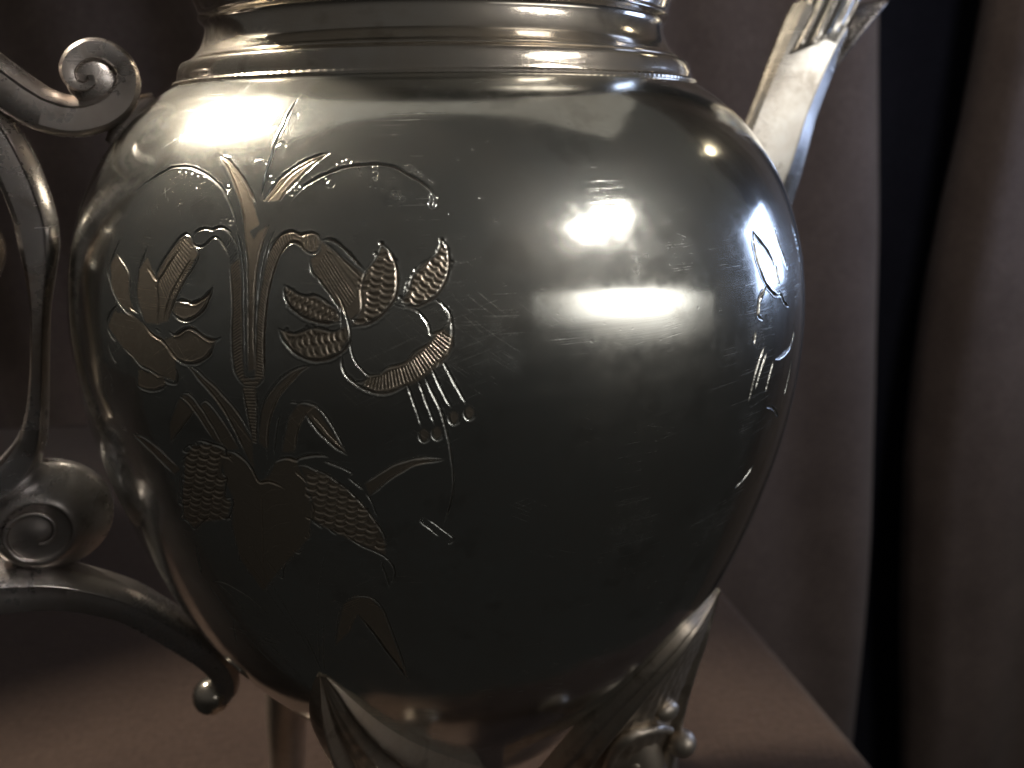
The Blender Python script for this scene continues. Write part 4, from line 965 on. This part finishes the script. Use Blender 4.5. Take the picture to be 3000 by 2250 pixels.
def build_body():
    h = 0.110                                                     # mesh pitch over the engraved front, mm
    def seg(a, b, st): n = max(1, int(round(abs(b - a) / st))); return np.linspace(a, b, n, endpoint=False)
    s_hi, s_lo = s_of_z(6.2), s_of_z(-93)
    rows = np.r_[seg(0.0, s_lo, 1.2), seg(s_lo, s_hi, h), seg(s_hi, _s[-1], 0.3), _s[-1]]
    dg = h / 74 * 180 / math.pi
    cols = np.r_[seg(-50.5, 7.0, dg), seg(7.0, 37.5, 0.45), seg(37.5, 64.0, dg * 1.5), seg(64.0, 309.5, 1.6)]
    R, Zc = prof_at(rows); nr, nc = len(rows), len(cols)
    X = np.radians(cols)
    D = np.zeros((nr, nc), np.float32); B = np.zeros((nr, nc), np.float32); SA = np.zeros((nr, nc), np.float32)
    rnd = random.Random(7)
    for line in STROKES.split('\n'):
        v = [int(q) for q in line.split()]; w, dep, tp = v[0] / 100 * 1.0, v[1] / 1000 * 1.5, v[2]
        pts = np.array(v[3:], float).reshape(-1, 2) / 100
        if len(pts) > 2: pts = spline(pts, 8)
        th = np.radians(pts[:, 0]); s = s_of_z(pts[:, 1]); rr = r_of_z(pts[:, 1])
        L = np.r_[0, np.cumsum(np.hypot(np.diff(th) * rr[1:], np.diff(s)))]
        if L[-1] <= 0: continue
        n = max(3, int(L[-1] / 0.07)); q = np.linspace(0, L[-1], n)
        th, s, rr = np.interp(q, L, th), np.interp(q, L, s), np.interp(q, L, rr)
        wob = 1 + 0.12 * np.sin(q * 2.3 + rnd.random() * 6) + 0.06 * np.sin(q * 7.1)
        e = np.minimum(q, L[-1] - q) / max(0.6, 0.16 * L[-1])
        tap = np.clip(0.35 + 0.65 * e, 0.35, 1) if tp else np.ones(n)
        hw = w / 2 * tap * wob; dp = dep * tap
        for k in range(n):
            rad = hw[k] * 1.75
            i0, i1 = np.searchsorted(rows, (s[k] - rad, s[k] + rad)); j0, j1 = np.searchsorted(X, (th[k] - rad / rr[k], th[k] + rad / rr[k]))
            if i1 <= i0 or j1 <= j0: continue
            d = np.hypot((X[j0:j1] - th[k])[None, :] * rr[k], (rows[i0:i1] - s[k])[:, None])
            g = dp[k] * np.maximum(0, 1 - (d / hw[k]) ** 1.3)
            D[i0:i1, j0:j1] = np.maximum(D[i0:i1, j0:j1], g)
            b = 0.24 * dp[k] * np.exp(-((d - 1.25 * hw[k]) / (0.3 * hw[k])) ** 2)
            B[i0:i1, j0:j1] = np.maximum(B[i0:i1, j0:j1], b)
    for line in POLYS.split('\n'):
        P = np.array(line.split(), float).reshape(-1, 2) / 100
        i0, i1 = np.searchsorted(Zc, (P[:, 1].min(), P[:, 1].max())); j0, j1 = np.searchsorted(cols, (P[:, 0].min(), P[:, 0].max()))
        if i1 <= i0 or j1 <= j0: continue
        x = cols[j0:j1][None, :]; y = Zc[i0:i1][:, None]; ins = np.zeros((i1 - i0, j1 - j0), bool)
        for a, b in zip(P, np.roll(P, 1, axis=0)):
            with np.errstate(divide='ignore', invalid='ignore'):
                c = ((a[1] > y) != (b[1] > y)) & (x < (b[0] - a[0]) * (y - a[1]) / (b[1] - a[1]) + a[0])
            ins ^= c
        SA[i0:i1, j0:j1] = np.maximum(SA[i0:i1, j0:j1], ins)
    for _ in range(4):                                            # soften the satin mask a little
        SA[1:-1, 1:-1] = (SA[:-2, 1:-1] + SA[2:, 1:-1] + SA[1:-1, :-2] + SA[1:-1, 2:] + 2 * SA[1:-1, 1:-1]) / 6
    rs = np.random.RandomState(3)
    stip = rs.rand(nr, nc).astype(np.float32); stip[1:-1, 1:-1] = (stip[:-2, 1:-1] + stip[2:, 1:-1] + stip[1:-1, :-2] + stip[1:-1, 2:] + stip[1:-1, 1:-1]) / 5
    disp = -D + np.where(D > 0, 0, B) - SA * (0.010 + 0.020 * (stip - 0.5)) * (D <= 0)
    tr, tz = np.gradient(R, rows), np.gradient(Zc, rows); ln_ = np.hypot(tr, tz); nx, nz = tz / ln_, -tr / ln_
    rad = R[:, None] + disp * nx[:, None]; zz = Zc[:, None] + disp * nz[:, None]
    # slight hand-made unevenness of the raised sheet
    V = np.empty((nr, nc, 3), np.float32)
    V[..., 0] = rad * np.sin(X)[None, :]; V[..., 1] = -rad * np.cos(X)[None, :]; V[..., 2] = zz + TABLE
    V *= MM
    idx = np.arange(nr * nc, dtype=np.int32).reshape(nr, nc); nxt = np.roll(idx, -1, axis=1)
    Q = np.stack([idx[:-1], nxt[:-1], nxt[1:], idx[1:]], -1).reshape(-1)
    me = bpy.data.meshes.new('body'); nf = len(Q) // 4
    me.vertices.add(nr * nc); me.vertices.foreach_set('co', V.reshape(-1))
    me.loops.add(len(Q)); me.loops.foreach_set('vertex_index', Q)
    me.polygons.add(nf); me.polygons.foreach_set('loop_start', np.arange(0, len(Q), 4, dtype=np.int32))
    me.update(calc_edges=True)
    a = me.attributes.new('satin', 'FLOAT', 'POINT'); a.data.foreach_set('value', SA.reshape(-1))
    g = me.attributes.new('groove', 'FLOAT', 'POINT'); g.data.foreach_set('value', np.clip(D / 0.21, 0, 1).reshape(-1))
    return link('body', me, M_BODY, pot, None)
build_body()

# collar ring, neck and lid
def collar():
    """moulded ring at the foot of the neck; its lower edge is finely milled"""
    prof = [(50.0, 7.9), (52.35, 8.15), (52.5, 8.45), (52.45, 8.8), (52.2, 9.1), (51.6, 9.15), (51.5, 9.4), (51.42, 9.9), (51.25, 10.7), (51.0, 11.5), (50.75, 12.1), (50.5, 12.35), (50.1, 12.5), (49.6, 12.5), (49.4, 12.35), (49.0, 12.6), (48.6, 12.9)]
    k = 720; V = []
    for i, (r, z) in enumerate(prof):
        for j in range(k):
            a = 2 * math.pi * j / k; q = r - (.07 if (i in (2, 3, 4) and j % 3 == 0) else 0)
            V.append((q * math.sin(a), -q * math.cos(a), z))
    F = [(i * k + j, i * k + (j + 1) % k, (i + 1) * k + (j + 1) % k, (i + 1) * k + j) for i in range(len(prof) - 1) for j in range(k)]
    return link('collar', mesh(W(np.array(V)), F), M_RING, pot, 28)
collar()
neck = lathe('neck', spline([(48.0, 12.4), (48.9, 12.95), (47.9, 13.9), (46.8, 15.2), (46.0, 16.8), (45.5, 18.4), (45.55, 19.4), (46.1, 20.0), (46.5, 20.5), (46.3, 21.0), (46.3, 21.6), (46.7, 23.0), (47.6, 25.2), (49.2, 27.6), (51.0, 29.3), (52.2, 30.0), (52.4, 30.8), (51.6, 31.4), (49.5, 31.5)], 6), M_RING, pot, 220, 40)
lid = lathe('lid', spline([(50.6, 31.2), (50.2, 32.4), (48.8, 33.6), (45.5, 36.0), (39, 40.0), (30, 44.0), (20, 46.6), (10, 48.0), (0.01, 48.4)], 5), M_RING, pot, 120, 40)
lathe('knob', spline([(4.0, 47.8), (3.2, 50), (3.4, 52), (7.0, 55), (8.2, 58.5), (6.6, 62), (3.0, 64.2), (0.01, 65)], 6), M_RING, lid, 60, 40)

# handle: loop bar with scrolls
AZH = -70
handle = sweep('handle', [(86.14,8.40,6.60), (83.45,4.33,6.92), (81.24,-0.15,7.24), (79.83,-4.46,7.10), (78.75,-9.18,6.84), (78.17,-13.98,6.67), (78.33,-18.86,6.19), (78.93,-23.79,4.68), (79.97,-30.04,3.15), (81.13,-36.41,2.89), (82.32,-42.91,2.94), (83.76,-49.50,3.60), (85.66,-55.43,5.02), (88.49,-59.99,6.30), (91.98,-62.85,6.71), (95.83,-64.06,6.76)], AZH, 9.0, M_CAST, pot, SCROLL, None, 10, 26)
up = sweep('upper_scroll', [(84.18,13.75,7.67), (81.73,11.14,7.82), (79.61,9.12,7.93), (76.62,6.44,8.10), (73.42,4.42,7.70), (69.38,3.38,7.18), (65.18,4.12,6.71), (61.99,6.21,6.41), (60.35,9.05,5.49), (60.59,11.63,5.10), (62.44,13.34,5.04), (64.70,13.79,4.76), (67.00,12.79,4.29), (68.48,10.82,3.63), (68.14,8.91,2.88), (66.72,8.36,2.35), (65.53,9.05,1.90), (65.61,9.96,1.56)], AZH, lambda f: 9.5 - 2.0 * max(0, (f - .5)), M_CAST, handle, SCROLL, lambda f: 1.6 * max(0, (f - 0.42) / 0.58) ** 1.2, 12)
_d, _n = frame(AZH)
ellipsoid('scroll_eye', 65.4 * _d + np.array([0, 0, 9.4]) + 3.4 * _n, 4.3, 4.3, 1.5, M_CAST, up, 28, np.stack([_d, np.array([0, 0, 1.0]), _n], 1))
sweep('tail', [(103.62,-85.26,9.65), (99.59,-84.85,9.45), (96.07,-84.51,9.10), (88.29,-86.13,8.45), (82.30,-88.77,7.57), (75.16,-93.33,6.92), (69.91,-98.67,6.77), (64.54,-105.17,6.63), (60.05,-111.18,6.44), (57.73,-116.47,6.25), (57.70,-120.74,5.50), (59.61,-123.08,4.17)], AZH, lambda f: 9.5 - 3.0 * f, M_CAST, handle, SCROLL)
ellipsoid('tail_ball', np.array([0, 0, -122.3]) + 60.9 * frame(AZH)[0], 4.3, 4.3, 4.3, M_RING, handle)
sweep('grip', [(90.78,-0.83,3.12), (89.83,-8.73,4.82), (87.21,-16.45,6.65), (87.45,-20.65,6.73), (91.04,-28.93,4.54), (93.89,-38.72,4.05), (93.45,-47.96,4.17), (97.11,-56.14,3.62)], AZH, lambda f: 7 + 4 * math.exp(-((f - .38) / .12) ** 2), M_RING, handle, ROUND)
# lug between upper scroll and shoulder
sweep('lug', [(55.5, 6.5, 2.5), (58.5, 4.6, 4.5), (61.0, 2.0, 4.5), (64.0, -1.5, 2.5)], AZH, 4.4, M_CAST, handle, ROUND)
# lower volute: a coned boss with a spiral ridge on its face
def cone_boss():
    d, nrm = frame(AZH); c = np.array([0, 0, -72.2]) + 85.5 * d; rings = []
    prof = [(11.3, -4.2), (11.5, -3.0), (11.3, -1.5), (10.4, .2), (9.0, 2.2), (7.6, 3.8), (6.6, 4.5), (6.0, 4.55), (5.6, 4.1), (4.0, 4.0), (2.5, 4.2), (1.0, 4.6), (0.05, 4.7)]
    for r, b in spline(prof, 4):
        k = max(0, (b + 1.5)) * .35
        cc = c + d * k * .9 + nrm * b + np.array([0, 0, -.25 * k])
        rings.append(np.array([cc + r * (math.cos(q) * d + math.sin(q) * np.array([0, 0, 1.0])) for q in np.linspace(0, 2 * math.pi, 56, endpoint=False)]))
    V, F = loft(rings); vol = link('lower_scroll', mesh(W(V), F), M_CAST, handle, 50)
    P = []
    for t in np.linspace(0, 1, 70):
        q = math.radians(-60 + 330 * t); r = 6.0 - 3.9 * t
        P.append(c + d * (1.85 + r * math.cos(q)) + np.array([0, 0, -.55 + r * math.sin(q)]) + nrm * (4.55 + .5 * t))
    tube('spiral_ridge', P, lambda f: .6 - .25 * f, M_CAST, vol)
cone_boss()

# spout: faceted, leaning outwards, with a gadrooned collar and a pouring lip
AZS = 110
def spout():
    d, nrm = frame(AZS)
    path = [(58, -66, 20, 9), (68, -52, 17, 8), (77, -36, 14, 6), (84.5, -20, 11.8, 4.9), (89.2, -8, 10.5, 5.0), (93.0, 3.7, 9.2, 5.4), (96.3, 12.5, 8.8, 6.0), (99.7, 20.5, 8.6, 6.6), (102.3, 25.0, 8.8, 6.9)]
    S = spline(path, 8)
    SEC = [(-1, -.15), (-1, .15), (-.92, .42), (.30, 1.0), (.38, 1.0), (.98, .52), (1, .42), (1, -.42), (.98, -.52), (.38, -1), (.30, -1), (-.92, -.42)]
    c = S[:, :2]; t = np.gradient(c, axis=0); t /= np.linalg.norm(t, axis=1, keepdims=True); nn = np.stack([t[:, 1], -t[:, 0]], -1)
    rings = [np.array([(c[i] + nn[i] * a * S[i, 2])[0] * d + np.array([0, 0, (c[i] + nn[i] * a * S[i, 2])[1]]) + nrm * b * S[i, 3] for a, b in SEC]) for i in range(len(S))]
    V, F = loft(rings); sp = link('spout', mesh(W(V), F), M_SPOUT, pot, 20)
    # gadrooned collar
    rings = []; k = 96
    for z, ro, hw, hb in spline([(20.6, 99.4, 9.2, 6.0), (21.3, 99.8, 10.2, 7.0), (23.5, 101.0, 10.7, 7.5), (27.5, 103.2, 10.7, 7.5), (33, 106.2, 10.2, 7.2), (38, 109, 9.8, 7.0), (40, 110, 9.2, 6.6)], 5):
        R = []
        for q in np.linspace(0, 2 * math.pi, k, endpoint=False):
            m_ = 1 - .085 * abs(math.sin(q * 9)) ** .6 * min(1, max(0, (z - 20.9) / 1.5))
            a, b = math.cos(q) * hw * m_, math.sin(q) * hb * m_
            R.append((ro + a) * d + np.array([0, 0, z + a * .42]) + nrm * b)
        rings.append(np.array(R))
    V, F = loft(rings); link('gadrooned_collar', mesh(W(V), F), M_SPOUT, sp, 45)
    # pouring lip on the outer side
    rings = []
    for ro, z, hw, th in spline([(105.5, 14, 3.5, 1.5), (109.8, 20.5, 5.5, 2.2), (113.2, 25.0, 6.5, 2.4), (116.6, 28.6, 7.0, 2.0), (119.0, 30.2, 6.4, 1.2)], 6):
        rings.append(np.array([(ro - .8 * th * math.sin(q)) * d + np.array([0, 0, z + .55 * th * math.sin(q)]) + nrm * hw * math.cos(q) for q in np.linspace(0, 2 * math.pi, 24, endpoint=False)]))
    V, F = loft(rings); link('pouring_lip', mesh(W(V), F), M_CAST, sp, 45)
spout()

# four feet: shield plates lying on the lower body, each running into a leg
def foot(az, mirror, hw_end, ztip, ridge_u, bulge, reach, decor, scroll):
    """shield plate on the lower body running into a leg; u runs across, mirrored for the opposite hand"""
    sg = -1 if mirror else 1
    ns, nu = 64, 61; V = []
    def pos(s, u, extra=0.0):
        z = ztip + (-134 - ztip) * s; r = float(r_of_z(z)); dz = 1.0
        sl = float(r_of_z(z + dz) - r_of_z(z - dz)) / (2 * dz); L = math.hypot(1, sl); nr_, nz_ = 1 / L, -sl / L
        hw = 0.9 + (hw_end - 0.9) * s ** 0.85; uu = u * sg; g = lambda c, w: math.exp(-((uu - c) / w) ** 2)
        k = min(1, s * 2.5)
        rim = 1.5 * g(.86, .09) - .9 * g(.68, .06) + .3 * g(.45, .12)
        rdg = (1.9 * g(ridge_u, .10) - .7 * g(ridge_u + .2, .06)) * k
        base = 1.3 if uu < ridge_u else .8 + .22 * math.sin(uu * 17 + s * 31) * math.sin(s * 43 - uu * 9) * k
        e = max(0.0, 1 - (abs(u) - .94) / .06) if abs(u) > .94 else 1.0
        hgt = (base + rim * k + rdg) * e * min(1, .35 + s * 4) - .6 * (1 - e) + bulge * s ** 1.35 * (1 - abs(u) ** 2.6) + extra
        a = math.radians(az) + u * hw / (r + hgt); rr = r + hgt * nr_
        return np.array([rr * math.sin(a), -rr * math.cos(a), z + hgt * nz_])
    for i in range(ns):
        for j in range(nu): V.append(pos(i / (ns - 1), -1 + 2 * j / (nu - 1)))
    V = np.array(V); B = V.copy(); B[:, :2] *= 0.955
    n = ns * nu; F = [(i * nu + j, i * nu + j + 1, (i + 1) * nu + j + 1, (i + 1) * nu + j) for i in range(ns - 1) for j in range(nu - 1)]
    Fb = [tuple(n + q for q in f[::-1]) for f in F]
    rim_ = [i * nu for i in range(ns)] + [(ns - 1) * nu + j for j in range(1, nu)] + [i * nu + nu - 1 for i in range(ns - 2, -1, -1)] + [j for j in range(nu - 2, 0, -1)]
    Fs = [(rim_[k], n + rim_[k], n + rim_[(k + 1) % len(rim_)], rim_[(k + 1) % len(rim_)]) for k in range(len(rim_))]
    ft = link('foot', mesh(W(np.vstack([V, B])), F + Fb + Fs), M_FOOT, pot, 50)
    q = reach
    sweep('leg', [(44, -119, 20), (46.5, -128, 19), (47 + q * .5, -138, 16), (47.5 + q * .8, -150, 13), (48 + q, -166, 11.5), (49.5 + q, -180, 10.5), (51 + q, -190, 10.5), (54 + q, -197, 12.5), (57 + q, -202.0, 14)], az, lambda f: 17 - 9 * f, M_FOOT, ft, ROUND)
    ellipsoid('pad', np.array([0, 0, -202.6]) + (56 + q) * frame(az)[0], 8.5, 8.5, 2.4, M_FOOT, ft)
    for nm, s, u, a, b, c in decor:
        p = pos(s, u * sg, .5); q = pos(s, u * sg, 1.5) - p; q /= np.linalg.norm(q); t_ = np.cross([0, 0, 1.0], q); t_ /= np.linalg.norm(t_); w_ = np.cross(q, t_)
        ellipsoid(nm, p, a, b, c, M_FOOT, ft, 24, np.stack([t_, w_, q], 1))
    su, sv, ra, rb = scroll
    P = [pos(sv - rb * math.sin(q), (su + ra * math.cos(q)) * sg, .7) for q in np.linspace(.1, math.pi * 1.2, 30)]
    tube('scroll_relief', P, lambda f: 1.0 + .55 * math.sin(math.pi * f), M_FOOT, ft)
    return ft
D1 = (('boss', .56, .30, 2.6, 3.2, 1.6), ('ball', .80, .05, 2.7, 2.7, 2.5), ('bead', .74, .36, 1.6, 1.6, 1.5))
D2 = (('boss', .50, -.22, 2.5, 3.6, 1.8), ('ball', .70, -.52, 3.1, 3.1, 3.0), ('bead', .80, .10, 1.8, 1.8, 1.6))
foot(-21, False, 18.5, -88, -.22, 11, 4, D1, (.25, .86, .32, .16))
def bracket_foot():
    """foot by the spout side: its broad ornamented face is turned to the viewer"""
    RAILS = np.array([(52.93,-38.60,-90.68,53.43,-38.30,-90.98), (46.70,-45.10,-91.99,53.44,-34.70,-99.28), (42.19,-48.54,-93.25,52.56,-34.13,-103.86), (35.67,-50.00,-99.49,51.30,-33.31,-113.08), (29.74,-48.53,-108.15,50.50,-32.80,-122.45), (23.95,-45.04,-118.93,50.27,-32.65,-131.89), (18.09,-38.80,-132.92,49.90,-32.40,-141.70), (11.09,-27.45,-153.92,49.62,-32.22,-152.82)])
    S = spline(RAILS, 10); k = np.linspace(0, 1, len(S))
    def base(s, u):
        q = np.array([np.interp(s, k, S[:, i]) for i in range(6)]); return q[:3] * (1 - u) + q[3:] * u
    def pos(s, u, extra=0.0):
        p = base(s, u); e = 1e-3
        n = np.cross(base(min(1, s + e), u) - base(max(0, s - e), u), base(s, min(1, u + e)) - base(s, max(0, u - e)))
        n /= np.linalg.norm(n) + 1e-9
        if n[1] > 0: n = -n
        g = lambda c, w: math.exp(-((u - c) / w) ** 2); kk = min(1, .25 + s * 2.2)
        h = 2.6 * math.sin(math.pi * min(1, u * 1.05)) ** .7 * kk
        h += (1.2 * g(.05, .035) - .8 * g(.12, .03) + .8 * g(.19, .035) - .5 * g(.26, .03)) * kk
        h += (-1.5 * g(.80, .03) + 1.0 * g(.88, .05) - .4 * max(0, (u - .9) / .1) ** 2 * 4) * kk
        if .28 < u < .76: h += .20 * math.sin(u * 47 + s * 29) * math.sin(s * 71 - u * 23) * kk - .35 * kk
        return p + n * (h + extra)
    ns, nu = 80, 71
    V = np.array([pos(i / (ns - 1), j / (nu - 1)) for i in range(ns) for j in range(nu)])
    B = np.array([base(i / (ns - 1), j / (nu - 1)) for i in range(ns) for j in range(nu)]); B[:, :2] *= 0.95
    n = ns * nu; F = [(i * nu + j, i * nu + j + 1, (i + 1) * nu + j + 1, (i + 1) * nu + j) for i in range(ns - 1) for j in range(nu - 1)]
    Fb = [tuple(n + q for q in f[::-1]) for f in F]
    rim_ = [i * nu for i in range(ns)] + [(ns - 1) * nu + j for j in range(1, nu)] + [i * nu + nu - 1 for i in range(ns - 2, -1, -1)] + [j for j in range(nu - 2, 0, -1)]
    Fs = [(rim_[q], n + rim_[q], n + rim_[(q + 1) % len(rim_)], rim_[(q + 1) % len(rim_)]) for q in range(len(rim_))]
    ft = link('foot', mesh(W(np.vstack([V, B])), F + Fb + Fs), M_FOOT, pot, 50)
    sweep('leg', [(47, -128, 18), (50, -138, 18), (52.5, -150, 16), (54, -164, 12.5), (55, -180, 11), (56, -190, 10.5), (58, -197, 12.5), (61, -202.0, 14)], 48, lambda f: 14 - 6 * f, M_FOOT, ft, ROUND)
    ellipsoid('pad', np.array([0, 0, -202.6]) + 60 * frame(48)[0], 8.5, 8.5, 2.4, M_FOOT, ft)
    for nm, s_, u_, a, b, c, up_ in (('boss', .585, .60, 3.1, 2.5, 1.7, .3), ('ball', .715, .88, 3.3, 3.3, 3.0, .9), ('bead', .80, .55, 1.7, 1.7, 1.6, .4)):
        p = pos(s_, u_, up_); q = pos(s_, u_, up_ + 1) - p; q /= np.linalg.norm(q); t_ = np.cross([0.25, 0, 1.0], q); t_ /= np.linalg.norm(t_); w_ = np.cross(q, t_)
        ellipsoid(nm, p, a, b, c, M_FOOT, ft, 28, np.stack([t_, w_, q], 1))
    P = [pos(a, b, .7) for a, b in spline([(.93, .47), (.84, .36), (.76, .30), (.70, .30), (.665, .37), (.648, .55), (.668, .74)], 6)]
    tube('scroll_relief', P, lambda f: .9 + .6 * math.sin(math.pi * f), M_FOOT, ft)
bracket_foot()
foot(-116, False, 14, -92, -.28, 8, 11, D1, (.25, .86, .32, .16))
foot(150, True, 14, -92, -.28, 8, 11, D1, (.25, .86, .32, .16))
